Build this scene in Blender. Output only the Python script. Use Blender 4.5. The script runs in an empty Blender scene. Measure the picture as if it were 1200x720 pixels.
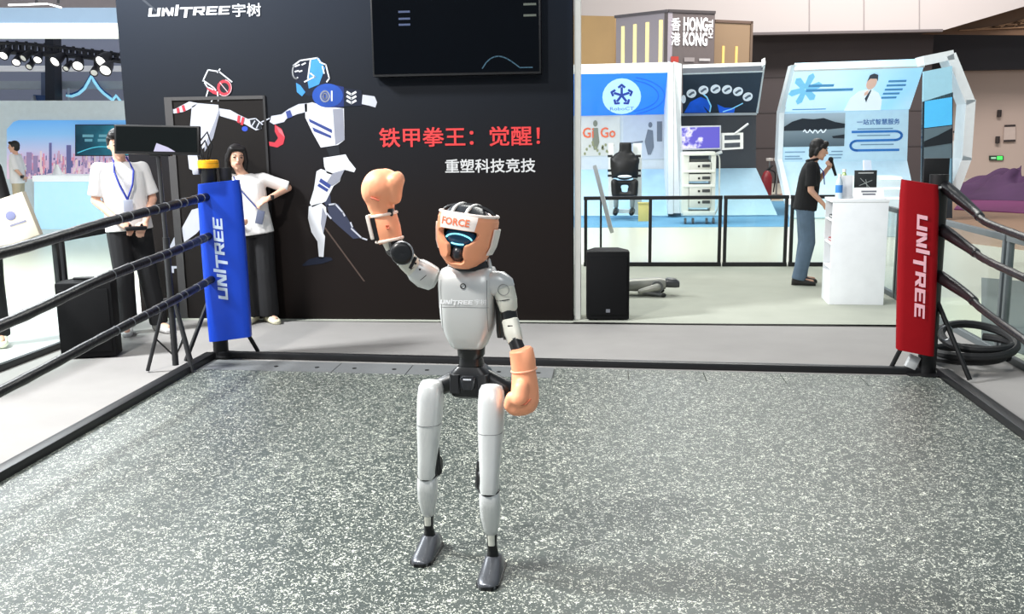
import bpy, bmesh, math, random
import numpy as np
from mathutils import Vector, Matrix
random.seed(7)
S = bpy.context.scene
COL = S.collection

# ------------------------------------------------------------------ camera
FPX, CAMH = 1100.0, 1.58                     # focal length in pixels of the 1200 px wide frame, eye height
PITCH, YAW, ROLL = math.atan(195/FPX), math.radians(5.9), 0.013
_f = np.array([-math.sin(YAW)*math.cos(PITCH), math.cos(YAW)*math.cos(PITCH), -math.sin(PITCH)])
_r0 = np.array([math.cos(YAW), math.sin(YAW), 0.0]); _u0 = np.cross(_r0, _f)
_r = _r0*math.cos(ROLL) - _u0*math.sin(ROLL); _u = _u0*math.cos(ROLL) + _r0*math.sin(ROLL)
cd = bpy.data.cameras.new('camera'); cam = bpy.data.objects.new('camera', cd); COL.objects.link(cam)
cd.sensor_width = 36.0; cd.lens = FPX/1200*36; cd.clip_end = 200
cam.matrix_world = Matrix(((_r[0], _u[0], -_f[0], 0), (_r[1], _u[1], -_f[1], 0), (_r[2], _u[2], -_f[2], CAMH), (0, 0, 0, 1)))
S.camera = cam

# ------------------------------------------------------------------ world, lamps, exposure
S.view_settings.view_transform = 'Standard'; S.view_settings.look = 'None'
S.view_settings.exposure = 0.0; S.view_settings.gamma = 1.0
wd = bpy.data.worlds.new('hall_ambient'); S.world = wd; wd.use_nodes = True
wd.node_tree.nodes['Background'].inputs[0].default_value = (0.80, 0.90, 1.0, 1)
wd.node_tree.nodes['Background'].inputs[1].default_value = 0.42
def lamp(name, loc, target, size, watts, color=(1, 1, 1), sizey=None):
    l = bpy.data.lights.new(name, 'AREA'); l.energy = watts; l.color = color; l.size = size
    if sizey: l.shape = 'RECTANGLE'; l.size_y = sizey
    o = bpy.data.objects.new(name, l); COL.objects.link(o); o.location = loc
    o.rotation_euler = (Vector(target)-Vector(loc)).to_track_quat('-Z', 'Y').to_euler()
    return o
lamp('stage_spot_lamp', (-3.4, 1.4, 6.0), (-1.2, 3.0, 0.3), 0.5, 480, (1, 0.97, 0.93))
lamp('left_hall_lamp', (-7.5, 4.5, 6.5), (-3.8, 5.5, 0), 1.2, 1650, (0.95, 0.98, 1.0))
lamp('front_hall_lamp', (1.0, -3.0, 6.5), (0.0, 5.0, 0.8), 2.5, 120, (1, 1, 1))
lamp('rear_stage_lamp', (0.9, 10.6, 6.5), (0.9, 10.6, 0), 2.0, 130, (1, 1, 0.93), 1.5)
lamp('far_hall_lamp', (1.0, 17.0, 8.5), (1.0, 17.0, 0), 8.0, 1050, (1, 1, 0.94), 5.0)
lamp('back_wall_fill', (8.0, 24.0, 10.5), (9.0, 34.0, 5.0), 9.0, 2000, (1, 0.95, 0.93), 2.0)  # unseen fill, added to brighten the rear hall wall
lamp('far_left_hall_lamp', (-10.0, 14.0, 7.5), (-10.0, 14.0, 0), 6.0, 2000, (0.95, 0.99, 1.0), 7.0)

# ------------------------------------------------------------------ picture point -> point in the place
P0 = np.array([0, 0, CAMH])
def _ray(x, y): return _f*FPX + _r*(x-600) - _u*(y-360)
def G(x, y, z=0.0):
    d = _ray(x, y); return Vector(P0 + d*((z-CAMH)/d[2]))
def W(x, y, Y):
    d = _ray(x, y); return Vector(P0 + d*(Y/d[1]))
def WX(x, y, X):
    d = _ray(x, y); return Vector(P0 + d*(X/d[0]))

# ------------------------------------------------------------------ materials
def lin(c):
    return tuple((v/12.92 if v <= 0.04045 else ((v+0.055)/1.055)**2.4) for v in (x/255 for x in c)) + (1,)
MC = {}
def M(col, rough=0.5, metal=0.0, spec=0.5, emit=0.0, var=0.08, scale=8.0, bump=0.0, bscale=60, coat=0.0):
    """procedural material: colour with slight noise variation, optional bump, optional glow"""
    key = (col, rough, metal, spec, emit, var, scale, bump, bscale, coat)
    if key in MC: return MC[key]
    m = bpy.data.materials.new('mat_%d' % len(MC)); m.use_nodes = True
    nt = m.node_tree; N = nt.nodes; L = nt.links; b = N['Principled BSDF']
    tc = N.new('ShaderNodeTexCoord'); nz = N.new('ShaderNodeTexNoise'); nz.inputs['Scale'].default_value = scale; nz.inputs['Detail'].default_value = 4
    L.new(tc.outputs['Object'], nz.inputs['Vector'])
    c = lin(col); mx = N.new('ShaderNodeMix'); mx.data_type = 'RGBA'
    mx.inputs[6].default_value = tuple(max(0, v*(1-var)) for v in c[:3])+(1,)
    mx.inputs[7].default_value = tuple(min(1, v*(1+var)) for v in c[:3])+(1,)
    L.new(nz.outputs['Fac'], mx.inputs[0]); L.new(mx.outputs[2], b.inputs['Base Color'])
    b.inputs['Roughness'].default_value = rough; b.inputs['Metallic'].default_value = metal
    b.inputs['Specular IOR Level'].default_value = spec
    if coat: b.inputs['Coat Weight'].default_value = coat; b.inputs['Coat Roughness'].default_value = 0.15
    if emit:
        L.new(mx.outputs[2], b.inputs['Emission Color']); b.inputs['Emission Strength'].default_value = emit
    if bump:
        n2 = N.new('ShaderNodeTexNoise'); n2.inputs['Scale'].default_value = bscale; n2.inputs['Detail'].default_value = 3
        L.new(tc.outputs['Object'], n2.inputs['Vector'])
        bp = N.new('ShaderNodeBump'); bp.inputs['Strength'].default_value = bump; bp.inputs['Distance'].default_value = 0.01
        L.new(n2.outputs['Fac'], bp.inputs['Height']); L.new(bp.outputs[0], b.inputs['Normal'])
    MC[key] = m; return m
def ramp_mat(name, stops, axis='Z', lo=0.0, hi=1.0, rough=0.5, emit=0.0, noise=0.0, nscale=3.0, spec=0.5):
    """printed colour gradient along one object axis, stops = [(pos, rgb)]"""
    m = bpy.data.materials.new(name); m.use_nodes = True
    nt = m.node_tree; N = nt.nodes; L = nt.links; b = N['Principled BSDF']
    tc = N.new('ShaderNodeTexCoord'); sx = N.new('ShaderNodeSeparateXYZ'); L.new(tc.outputs['Object'], sx.inputs[0])
    mr = N.new('ShaderNodeMapRange'); mr.inputs[1].default_value = lo; mr.inputs[2].default_value = hi
    src = sx.outputs[axis]
    if noise:
        nz = N.new('ShaderNodeTexNoise'); nz.inputs['Scale'].default_value = nscale; nz.inputs['Detail'].default_value = 6
        L.new(tc.outputs['Object'], nz.inputs['Vector'])
        a = N.new('ShaderNodeMath'); a.operation = 'MULTIPLY_ADD'; a.inputs[1].default_value = noise
        L.new(nz.outputs['Fac'], a.inputs[0]); L.new(src, a.inputs[2]); src = a.outputs[0]
    L.new(src, mr.inputs[0])
    cr = N.new('ShaderNodeValToRGB'); L.new(mr.outputs[0], cr.inputs[0])
    e = cr.color_ramp.elements
    while len(e) < len(stops): e.new(0.5)
    for k, (p, c) in enumerate(stops): e[k].position = p; e[k].color = lin(c)
    L.new(cr.outputs[0], b.inputs['Base Color']); b.inputs['Roughness'].default_value = rough
    b.inputs['Specular IOR Level'].default_value = spec
    if emit: L.new(cr.outputs[0], b.inputs['Emission Color']); b.inputs['Emission Strength'].default_value = emit
    return m
def glass_mat(name, tint=(0.93, 0.97, 0.96), refl=0.06):
    m = bpy.data.materials.new(name); m.use_nodes = True
    nt = m.node_tree; N = nt.nodes; L = nt.links; N.remove(N['Principled BSDF'])
    t = N.new('ShaderNodeBsdfTransparent'); t.inputs[0].default_value = tint+(1,)
    g = N.new('ShaderNodeBsdfGlossy'); g.inputs['Roughness'].default_value = 0.03
    lw = N.new('ShaderNodeLayerWeight'); pw = N.new('ShaderNodeMath'); pw.operation = 'POWER'; pw.inputs[1].default_value = 5; L.new(lw.outputs['Facing'], pw.inputs[0])
    fr = N.new('ShaderNodeMath'); fr.operation = 'MULTIPLY_ADD'; fr.inputs[1].default_value = 0.5; fr.inputs[2].default_value = 0.02; L.new(pw.outputs[0], fr.inputs[0])
    mx = N.new('ShaderNodeMixShader'); L.new(fr.outputs[0], mx.inputs[0]); L.new(t.outputs[0], mx.inputs[1]); L.new(g.outputs[0], mx.inputs[2])
    L.new(mx.outputs[0], N['Material Output'].inputs[0]); return m

# ------------------------------------------------------------------ mesh builder
def frame_of(d):
    d = Vector(d).normalized(); a = Vector((0, 0, 1)) if abs(d.z) < 0.9 else Vector((1, 0, 0))
    x = a.cross(d).normalized(); return x, d.cross(x).normalized(), d
def rotm(rx=0, ry=0, rz=0):
    return Matrix.Rotation(rz, 3, 'Z') @ Matrix.Rotation(ry, 3, 'Y') @ Matrix.Rotation(rx, 3, 'X')
class MB:
    def __init__(s): s.v = []; s.f = []
    def add(s, vs, fs):
        o = len(s.v); s.v += [Vector(v) for v in vs]; s.f += [tuple(i+o for i in f) for f in fs]; return s
    def box(s, c, size, R=None):
        c = Vector(c); h = Vector(size)/2; vs = []
        for z in (-1, 1):
            for y in (-1, 1):
                for x in (-1, 1):
                    p = Vector((x*h.x, y*h.y, z*h.z)); vs.append(c + (R @ p if R else p))
        return s.add(vs, [(0, 2, 3, 1), (4, 5, 7, 6), (0, 1, 5, 4), (2, 6, 7, 3), (0, 4, 6, 2), (1, 3, 7, 5)])
    def span(s, a, b):                                    # axis aligned box between two corners
        a = Vector(a); b = Vector(b); return s.box((a+b)/2, [abs(q) for q in (b-a)])
    def rings(s, rings, cap=True):
        n = len(rings[0]); vs = [p for r in rings for p in r]; fs = []
        for k in range(len(rings)-1):
            for i in range(n):
                j = (i+1) % n; fs.append((k*n+i, k*n+j, (k+1)*n+j, (k+1)*n+i))
        if cap: fs.append(tuple(range(n-1, -1, -1))); fs.append(tuple((len(rings)-1)*n+i for i in range(n)))
        return s.add(vs, fs)
    def cyl(s, a, b, r0, r1=None, n=12):
        a = Vector(a); b = Vector(b); r1 = r0 if r1 is None else r1; x, y, d = frame_of(b-a)
        return s.rings([[p + (x*math.cos(t)+y*math.sin(t))*r for t in (2*math.pi*i/n for i in range(n))] for p, r in ((a, r0), (b, r1))])
    def cap(s, a, b, ra, rb=None, n=12):                  # capsule with two radii
        a = Vector(a); b = Vector(b); rb = ra if rb is None else rb; x, y, d = frame_of(b-a) if (b-a).length > 1e-6 else frame_of((0, 0, 1))
        R = []
        for p, r, angs in ((a, ra, (-80, -50, -25, 0)), (b, rb, (0, 25, 50, 80))):
            for g in angs:
                g = math.radians(g); q = p + d*r*math.sin(g); rr = r*math.cos(g)
                R.append([q + (x*math.cos(t)+y*math.sin(t))*rr for t in (2*math.pi*i/n for i in range(n))])
        return s.rings(R)
    def ell(s, c, rad, R=None, n=16, m=10):
        c = Vector(c); rg = []
        for k in range(m+1):
            g = math.pi*(0.02+0.96*k/m) - math.pi/2; ring = []
            for i in range(n):
                t = 2*math.pi*i/n
                p = Vector((rad[0]*math.cos(g)*math.cos(t), rad[1]*math.cos(g)*math.sin(t), rad[2]*math.sin(g)))
                ring.append(c + (R @ p if R else p))
            rg.append(ring)
        return s.rings(rg)
    def tube(s, path, r, n=8, closed=False):
        path = [Vector(p) for p in path]; R = []; m = len(path); x0 = None
        for k, p in enumerate(path):
            a = path[(k-1) % m] if (closed or k > 0) else p; b = path[(k+1) % m] if (closed or k < m-1) else p
            x, y, d = frame_of(b-a)
            if x0 is not None:
                x = (x0 - d*x0.dot(d)).normalized(); y = d.cross(x)
            x0 = x; rr = r[k] if isinstance(r, (list, tuple)) else r
            R.append([p + (x*math.cos(t)+y*math.sin(t))*rr for t in (2*math.pi*i/n for i in range(n))])
        if closed: R.append(R[0]); return s.rings(R, cap=False)
        return s.rings(R)
    def lathe(s, prof, c, d=(0, 0, 1), n=16):
        c = Vector(c); x, y, d = frame_of(d)
        return s.rings([[c + d*z + (x*math.cos(t)+y*math.sin(t))*r for t in (2*math.pi*i/n for i in range(n))] for r, z in prof])
    def prism(s, pts, off):                               # polygon in space pushed along a vector
        pts = [Vector(p) for p in pts]; off = Vector(off); n = len(pts)
        vs = pts + [p+off for p in pts]
        return s.add(vs, [tuple(range(n-1, -1, -1)), tuple(range(n, 2*n))] + [(i, (i+1) % n, (i+1) % n+n, i+n) for i in range(n)])
    def path_shell(s, secs, n=20, e=2.6):                 # secs: (centre, (rx, ry), rotation matrix); superellipse sections
        R = []
        for c, (rx, ry), Q in secs:
            ring = []
            for i in range(n):
                t = 2*math.pi*i/n; ct, st = math.cos(t), math.sin(t)
                p = Vector((rx*math.copysign(abs(ct)**(2/e), ct), ry*math.copysign(abs(st)**(2/e), st), 0))
                ring.append(Vector(c) + (Q @ p if Q else p))
            R.append(ring)
        return s.rings(R)
    def mesh(s, name, bevel=0.0, smooth=True, ang=38, M4=None):
        bm = bmesh.new(); vs = [bm.verts.new(M4 @ v if M4 else v) for v in s.v]
        for f in s.f:
            if len(set(f)) == len(f):
                try: bm.faces.new([vs[i] for i in f])
                except ValueError: pass
        bmesh.ops.recalc_face_normals(bm, faces=bm.faces)
        if bevel:
            ed = [e for e in bm.edges if len(e.link_faces) == 2 and e.calc_face_angle(0) > math.radians(35)]
            bmesh.ops.bevel(bm, geom=ed, offset=bevel, segments=2, profile=0.6, affect='EDGES', clamp_overlap=True)
        for f in bm.faces: f.smooth = smooth
        if smooth:
            for e in bm.edges:
                if len(e.link_faces) == 2 and e.calc_face_angle(0) > math.radians(ang): e.smooth = False
        me = bpy.data.meshes.new(name); bm.to_mesh(me); bm.free(); return me
    def build(s, name, mat, parent=None, bevel=0.0, smooth=True, ang=38, local=False):
        M4 = None
        if parent is not None and not local: M4 = world_of(parent).inverted()
        return link(name, s.mesh(name, bevel, smooth, ang, M4), mat, parent)
    def blob(s, name, mat, parent=None, voxel=0.01, it=4, local=False, dec=0.0):
        """melt the pieces into one smooth closed surface"""
        M4 = world_of(parent).inverted() if (parent is not None and not local) else None
        t = bpy.data.objects.new('tmp', s.mesh('tmp', 0, False, 38, M4)); COL.objects.link(t)
        r = t.modifiers.new('r', 'REMESH'); r.mode = 'VOXEL'; r.voxel_size = voxel
        if it: q = t.modifiers.new('s', 'SMOOTH'); q.iterations = it; q.factor = 0.5
        if dec: q = t.modifiers.new('d', 'DECIMATE'); q.ratio = dec
        dg = bpy.context.evaluated_depsgraph_get(); me = bpy.data.meshes.new_from_object(t.evaluated_get(dg))
        bpy.data.objects.remove(t); me.name = name
        for p in me.polygons: p.use_smooth = True
        return link(name, me, mat, parent)
WORLD = {}
def world_of(o):
    m = Matrix.LocRotScale(o.location, o.rotation_euler, None)
    return (world_of(o.parent) @ m) if o.parent else m
def link(name, me, mat, parent=None):
    o = bpy.data.objects.new(name, me); COL.objects.link(o)
    if mat is not None: me.materials.clear(); me.materials.append(mat)
    if parent is not None: o.parent = parent
    return o
def tag(o, label=None, cat=None, group=None, kind=None):
    for k, v in (('label', label), ('category', cat), ('group', group), ('kind', kind)):
        if v: o[k] = v
    return o
def thing(name, loc, label, cat, rz=0.0, group=None):
    o = bpy.data.objects.new(name, None); COL.objects.link(o); o.location = loc; o.rotation_euler = (0, 0, rz); o.empty_display_size = 0.1
    return tag(o, label, cat, group)
def struct(name, mb, mat, parent=None, bevel=0.0):
    o = mb.build(name, mat, parent, bevel=bevel)
    if parent is None: o['kind'] = 'structure'
    return o
def dup_part(o, parent=None, loc=None):
    c = o.copy(); COL.objects.link(c)
    if parent is not None: c.parent = parent
    if loc is not None: c.location = loc
    return c

# flat quad in space: bl, br, tr, tl; prints lie on it
class Quad:
    def __init__(s, bl, br, tr, tl):
        s.c = [Vector(p) for p in (bl, br, tr, tl)]
        s.n = (s.c[1]-s.c[0]).cross(s.c[3]-s.c[0]).normalized()
    def p(s, a, b, off=0.0):
        bl, br, tr, tl = s.c
        return bl*(1-a)*(1-b) + br*a*(1-b) + tr*a*b + tl*(1-a)*b + s.n*off
    def poly(s, mb, pts, off=0.003, th=0.003):
        return mb.prism([s.p(a, b, off) for a, b in pts], s.n*-th)
    def rect(s, mb, a0, b0, a1, b1, off=0.003, th=0.003): return s.poly(mb, [(a0, b0), (a1, b0), (a1, b1), (a0, b1)], off, th)
    def disc(s, mb, a, b, ra, rb, off=0.003, th=0.003, n=24):
        return s.poly(mb, [(a+ra*math.cos(2*math.pi*i/n), b+rb*math.sin(2*math.pi*i/n)) for i in range(n)], off, th)
    def slab(s, mb, th): return mb.prism(s.c, s.n*-th)
    def line(s, mb, pts, w, off=0.004, th=0.003, asp=1.0):   # stroke with width w (in b units; asp = length of a / length of b)
        for (a0, b0), (a1, b1) in zip(pts, pts[1:]):
            dx, dy = (a1-a0)*asp, b1-b0; l = math.hypot(dx, dy) or 1e-6; nx, ny = -dy/l*w/2/asp, dx/l*w/2
            ex, ey = dx/l*w/4/asp, dy/l*w/4
            s.poly(mb, [(a0+nx-ex, b0+ny-ey), (a0-nx-ex, b0-ny-ey), (a1-nx+ex, b1-ny+ey), (a1+nx+ex, b1+ny+ey)], off, th)
        return mb
def wallquad(x0, z0, x1, z1, Y): return Quad((x0, Y, z0), (x1, Y, z0), (x1, Y, z1), (x0, Y, z1))
def pxquad(Y, bl, br, tr, tl): return Quad(W(*bl, Y), W(*br, Y), W(*tr, Y), W(*tl, Y))

def text_shape(body, bold=0.0):
    c = bpy.data.curves.new('t', 'FONT'); c.body = body; c.size = 1.0; c.offset = bold; c.resolution_u = 2
    o = bpy.data.objects.new('t', c); COL.objects.link(o)
    dg = bpy.context.evaluated_depsgraph_get(); me = bpy.data.meshes.new_from_object(o.evaluated_get(dg))
    vs = [v.co.copy() for v in me.vertices]; fs = [tuple(p.vertices) for p in me.polygons]
    bpy.data.objects.remove(o); bpy.data.meshes.remove(me); bpy.data.curves.remove(c); return vs, fs
def text_on(q, body, a0, b0, a1, b1, off=0.004, bold=0.012, mb=None, turn=0, shear=0.0):
    """flat lettering fitted into the box a0..a1, b0..b1 of a quad; turn = quarter turns"""
    vs, fs = logo_shape() if body == 'LOGO' else text_shape(body, 0.0)
    x0 = min(v.x for v in vs); x1 = max(v.x for v in vs); y0 = min(v.y for v in vs); y1 = max(v.y for v in vs)
    mb = mb or MB()
    if body != 'LOGO' and bold:
        w0 = max(v.x for v in vs)-min(v.x for v in vs); nv = len(vs); v0, f0 = list(vs), list(fs)
        for k, (sx_, sy_) in enumerate(((1, 0), (0, 1), (1, 1), (0.5, 0.5))):
            vs = vs+[v+Vector((sx_*bold, sy_*bold, 0)) for v in v0]; fs = fs+[tuple(i+nv*(k+1) for i in f) for f in f0]
    out = []; nv0 = len(vs)//(5 if (body != 'LOGO' and bold) else 1)
    for v in vs:
        s = (v.x-x0)/(x1-x0); t = (v.y-y0)/(y1-y0)
        if turn == 1: s, t = 1-t, s
        if turn == 3: s, t = t, 1-s
        out.append(q.p(a0+(a1-a0)*s, b0+(b1-b0)*t, off+(len(out)//nv0)*0.0002))
    return mb.add(out, fs)
def logo_shape():
    """heavy slanted wide capitals: U N (tall I) (low T) R E E"""
    w = 0.24; out = MB(); x = 0.0
    def L(*boxes):
        for (a, b, c, d) in boxes:
            out.add([(x+a, b, 0), (x+c, b, 0), (x+c, d, 0), (x+a, d, 0)], [(0, 1, 2, 3)])
    def Q(*p): out.add([(x+a, b, 0) for a, b in p], [tuple(range(len(p)))])
    L((0, 0, w, 1), (w, 0, 0.66, w), (0.66, 0, 0.9, 1)); x += 1.02                                   # U
    L((0, 0, w, 1), (0.66, 0, 0.9, 1)); Q((0.1, 1), (0.36, 1), (0.8, 0), (0.54, 0)); x += 1.02       # N
    L((0, 0, w, 1.3)); x += 0.34                                                                     # I, taller
    L((0, 1-w, 1.0, 1), (0.38, -0.25, 0.38+w, 1-w)); x += 1.06                                       # T, longer stem
    L((0, 0, w, 1), (w, 1-0.2, 0.86, 1), (w, 0.36, 0.86, 0.56), (0.66, 0.56, 0.88, 0.8)); Q((0.4, 0.36), (0.68, 0.36), (0.92, 0), (0.62, 0)); x += 1.0   # R
    for k in range(2):
        L((0, 0, w, 1), (w, 1-0.2, 0.84, 1), (w, 0.4, 0.76, 0.6), (w, 0, 0.84, 0.2)); x += 0.94      # E E
    return [Vector((v.x + v.y*0.13, v.y, 0)) for v in out.v], out.f
# =================================================================== the setting
BLACK = M((14, 14, 15), 0.45, spec=0.4); SATIN = M((20, 20, 22), 0.35); RUBBER = M((22, 22, 23), 0.6, bump=0.25, bscale=120)
WHITE = M((236, 238, 238), 0.45); STEEL = M((150, 152, 155), 0.3, 1.0)
PWHITE = M((205, 207, 212), 0.6); PRINT_GREY = M((176, 178, 188), 0.6)
struct('floor', MB().span((-30, 9.6, -0.06), (40, 48, -0.012)), M((208, 204, 188), 0.28, var=0.03, scale=0.6))
def carpet(name, col):
    m = M(col, 0.95, spec=0.1, var=0.10, scale=3.0, bump=0.35, bscale=260); return m
CARPET = carpet('carpet', (146, 143, 140))
sf = struct('floor_stage', MB().span((-4.36, -1.0, -0.05), (2.86, 8.10, 0.0)), CARPET)
struct('floor_stage_back', MB().prism([(-4.36, 8.11, -0.05), (2.86, 7.985, -0.05), (2.86, 12.0, -0.05), (-4.36, 12.0, -0.05)], (0, 0, 0.05)), carpet('c2', (166, 168, 156)))
struct('trim_carpet_seam', MB().prism([(-0.3, 8.10, 0.0), (2.86, 7.97, 0.0), (2.86, 7.985, 0.0), (-0.3, 8.115, 0.0)], (0, 0, 0.004)), M((60, 58, 56), 0.9))
struct('floor_left', MB().span((-30, -1.0, -0.06), (-4.37, 9.6, -0.012)), M((226, 226, 222), 0.25, var=0.03, scale=0.6))
struct('floor_right', MB().span((2.87, -1.0, -0.06), (40, 9.6, -0.012)), M((222, 220, 196), 0.28, var=0.03, scale=0.6))

# black display wall of the stage with its printed mural
WX0, WX1, WY, WTH = -4.31, -0.305, 8.19, 3.35
wallmat = ramp_mat('mural_print', [(0.0, (27, 21, 19)), (0.35, (28, 23, 22)), (0.62, (20, 23, 29)), (1.0, (14, 25, 40))], 'Z', 0, 3.3, 0.55, noise=0.35, nscale=0.8, spec=0.15)
wall = struct('wall_back', MB().span((WX0, WY, 0), (WX1, WY+0.30, WTH)), wallmat, bevel=0.004)
struct('wall_back_panel_end', MB().span((WX1+0.012, WY+0.05, 0), (WX1+0.065, WY+0.29, WTH)), M((232, 232, 226), 0.6))
WF = WY-0.001
def wp(px): return [W(x, y, WF) for x, y in px]
def mural(name, polys, mat, lift=0.001, lines=(), w=0.012):
    mb = MB()
    for p in polys: mb.prism([v+Vector((0, -lift, 0)) for v in wp(p)], (0, 0.002, 0))
    for ln in lines:
        P = [v+Vector((0, -lift, 0)) for v in wp(ln)]
        for a, b in zip(P, P[1:]):
            d = (b-a).normalized(); nrm = Vector((-d.z, 0, d.x))*w/2; e = d*w*0.3
            mb.prism([a-nrm-e, b-nrm+e, b+nrm+e, a+nrm-e], (0, 0.002, 0))
    return mb.build(name, mat, wall, smooth=False)
def arc(cx, cy, rx, ry, a0, a1, n=14): return [(cx+rx*math.cos(math.radians(a0+(a1-a0)*i/n)), cy+ry*math.sin(math.radians(a0+(a1-a0)*i/n))) for i in range(n+1)]
def circ(cx, cy, rx, ry, n=22): return arc(cx, cy, rx, ry, 0, 360, n)[:-1]
NAVY = M((22, 28, 44), 0.6, spec=0.2); PBLUE = M((22, 66, 150), 0.6, spec=0.3, var=0.5, scale=5); LBLUE = M((44, 130, 190), 0.6, var=0.3); DKBLUE = M((34, 54, 120), 0.6)
PRED = M((176, 34, 52), 0.6); PDARK = M((30, 33, 38), 0.6, spec=0.2); SHADEG = M((128, 130, 142), 0.6)
# printed boxer in blue
mural('printed_helmet', [[(343, 80), (350, 71), (372, 67), (383, 76), (387, 94), (380, 108), (362, 113), (349, 106)]], NAVY)
mural('printed_helmet_blue', [[(364, 70), (374, 68), (381, 80), (374, 99), (362, 104), (360, 92)], [(347, 97), (352, 100), (358, 108), (354, 113), (348, 108)]], LBLUE, 0.003)
mural('printed_helmet_piping', [], PWHITE, 0.005, [arc(347, 84, 4, 8, 60, 250), [(344, 77), (352, 71), (372, 68), (375, 72)], [(364, 70), (361, 92)], [(357, 96), (369, 90), (364, 86)], [(375, 73), (382, 76), (386, 92), (383, 96)], [(378, 78), (380, 86)], [(346, 84), (350, 83)], [(351, 84), (354, 83)], [(346, 78), (351, 76)], [(354, 76), (358, 74)]])
mural('printed_shoulder_pad', [circ(384, 112, 18, 14)], PBLUE, 0.004)
mural('printed_shoulder_pad', [[(390, 99), (403, 102), (403, 125), (390, 126)]], M((14, 36, 96), 0.6, spec=0.3), 0.0034)
mural('printed_emblem', [], PWHITE, 0.006, [circ(381, 113, 5, 6)+[(386, 113)], arc(381, 113, 2, 3, 0, 360), [(389, 107), (389, 118)]], 0.013)
mural('printed_upper_arm', [[(401, 103), (424, 106), (424, 124), (400, 125)]], NAVY, 0.003)
mural('printed_chevrons', [], PWHITE, 0.006, [[(407, y), (412, y+3), (417, y)] for y in (108, 113, 118)], 0.018)
mural('printed_forearm', [[(425, 111), (439, 113), (442, 120), (440, 126), (433, 124), (424, 122)]], PRINT_GREY, 0.003)
mural('printed_torso', [[(357, 122), (366, 120), (384, 126), (392, 126), (403, 127), (404, 164), (396, 170), (376, 173), (366, 155), (358, 138)]], PWHITE, 0.002)
mural('printed_torso_side', [[(390, 128), (402, 127), (404, 164), (393, 170)]], SHADEG, 0.003)
mural('printed_stripes', [[(362, 139), (389, 152), (389, 156), (363, 143)], [(366, 149), (388, 159), (388, 162), (368, 154)], [(376, 209), (388, 217), (386, 221), (374, 213)], [(374, 215), (385, 222), (383, 225), (372, 218)], [(335, 131), (340, 129), (343, 137), (337, 139)]], DKBLUE, 0.005)
mural('printed_arm', [[(360, 121), (350, 122), (338, 128), (330, 134), (318, 136), (316, 143), (321, 146), (333, 143), (336, 139), (348, 134), (360, 131)]], PRINT_GREY, 0.002)
mural('printed_waist', [[(382, 173), (397, 171), (399, 182), (386, 183)]], PDARK, 0.002)
mural('printed_leg', [[(379, 185), (405, 181), (409, 188), (417, 198), (415, 202), (404, 199), (396, 207), (383, 203), (380, 195)], [(371, 201), (376, 198), (384, 201), (400, 207), (398, 213), (391, 218), (382, 236), (366, 243), (363, 238), (368, 222)], [(362, 242), (376, 238), (382, 243), (383, 254), (379, 274), (381, 277), (379, 303), (374, 303), (372, 283), (365, 272), (361, 256)]], PWHITE, 0.002)
mural('printed_leg_shade', [[(390, 203), (404, 199), (397, 213), (389, 218), (383, 214)], [(378, 243), (383, 254), (379, 274), (376, 262)]], SHADEG, 0.004)
mural('printed_foot', [[(354, 311), (362, 304), (374, 301), (388, 302), (390, 305), (378, 309), (356, 312)]], NAVY, 0.002)
mural('printed_rear_leg', [[(383, 241), (396, 239), (405, 252), (412, 264), (424, 279), (414, 280), (398, 266), (387, 256)], [(379, 236), (387, 228), (388, 240), (383, 243)]], M((36, 42, 66), 0.6), 0.001)
mural('printed_rear_leg_edges', [], PRINT_GREY, 0.005, [[(386, 240), (393, 239), (402, 249), (404, 253)], [(411, 261), (413, 266)], [(412, 268), (424, 279), (430, 281)], [(383, 250), (388, 256)]], 0.014)
mural('printed_glove', [[(322, 146), (330, 151), (334, 161), (332, 169), (325, 173), (316, 171), (315, 166), (322, 167), (326, 162), (322, 154)]], PRED, 0.002)
mural('printed_glove_shine', [[(324, 148), (331, 153), (334, 161), (327, 155)]], M((205, 90, 100), 0.5), 0.005)
# printed boxer in white
mural('printed_head', [[(237, 94), (244, 82), (256, 83), (271, 95), (270, 107), (262, 113), (251, 106), (240, 98)]], PDARK, 0.002)
mural('printed_head_outline', [], PWHITE, 0.005, [[(238, 95), (244, 82), (257, 84), (272, 96)], [(238, 94), (251, 103), (253, 106)], [(240, 97), (243, 102), (250, 105)], [(258, 81), (255, 85)], [(244, 106), (242, 113)], [(255, 108), (256, 118)], [(250, 115), (248, 119)]], 0.011)
mural('printed_ear_pad', [arc(263, 103, 8.5, 9.5, 0, 360)+arc(263, 103, 5.5, 6, 360, 0), [(242, 101), (253, 105), (257, 112), (250, 110), (243, 105)]], PRED, 0.004)
mural('printed_ear_rim', [], M((214, 176, 182), 0.6), 0.006, [arc(263, 103, 8.5, 9.5, -80, 130), [(258, 97), (267, 108)]], 0.006)
mural('printed_white_torso', [[(225, 125), (232, 121), (256, 123), (257, 132), (252, 142), (247, 163), (240, 172), (232, 180), (228, 160), (223, 148)]], PRINT_GREY, 0.004)
mural('printed_white_torso_side', [[(252, 142), (256, 130), (258, 131), (250, 162), (240, 178), (240, 171)]], SHADEG, 0.005)
mural('printed_white_arm', [[(257, 127), (270, 129), (279, 134), (296, 142), (306, 146), (307, 151), (300, 153), (288, 146), (275, 141), (258, 136)], [(232, 121), (222, 119), (205, 128), (199, 128), (199, 134), (204, 133), (216, 131), (228, 125)]], PRINT_GREY, 0.004)
mural('printed_white_arm_bands', [[(279, 135), (282, 136), (281, 145), (278, 143)], [(284, 137), (287, 138), (285, 147), (282, 146)], [(207, 127), (210, 126), (211, 132), (208, 133)], [(213, 124), (216, 123), (218, 130), (215, 131)]], PRED, 0.007)
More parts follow.
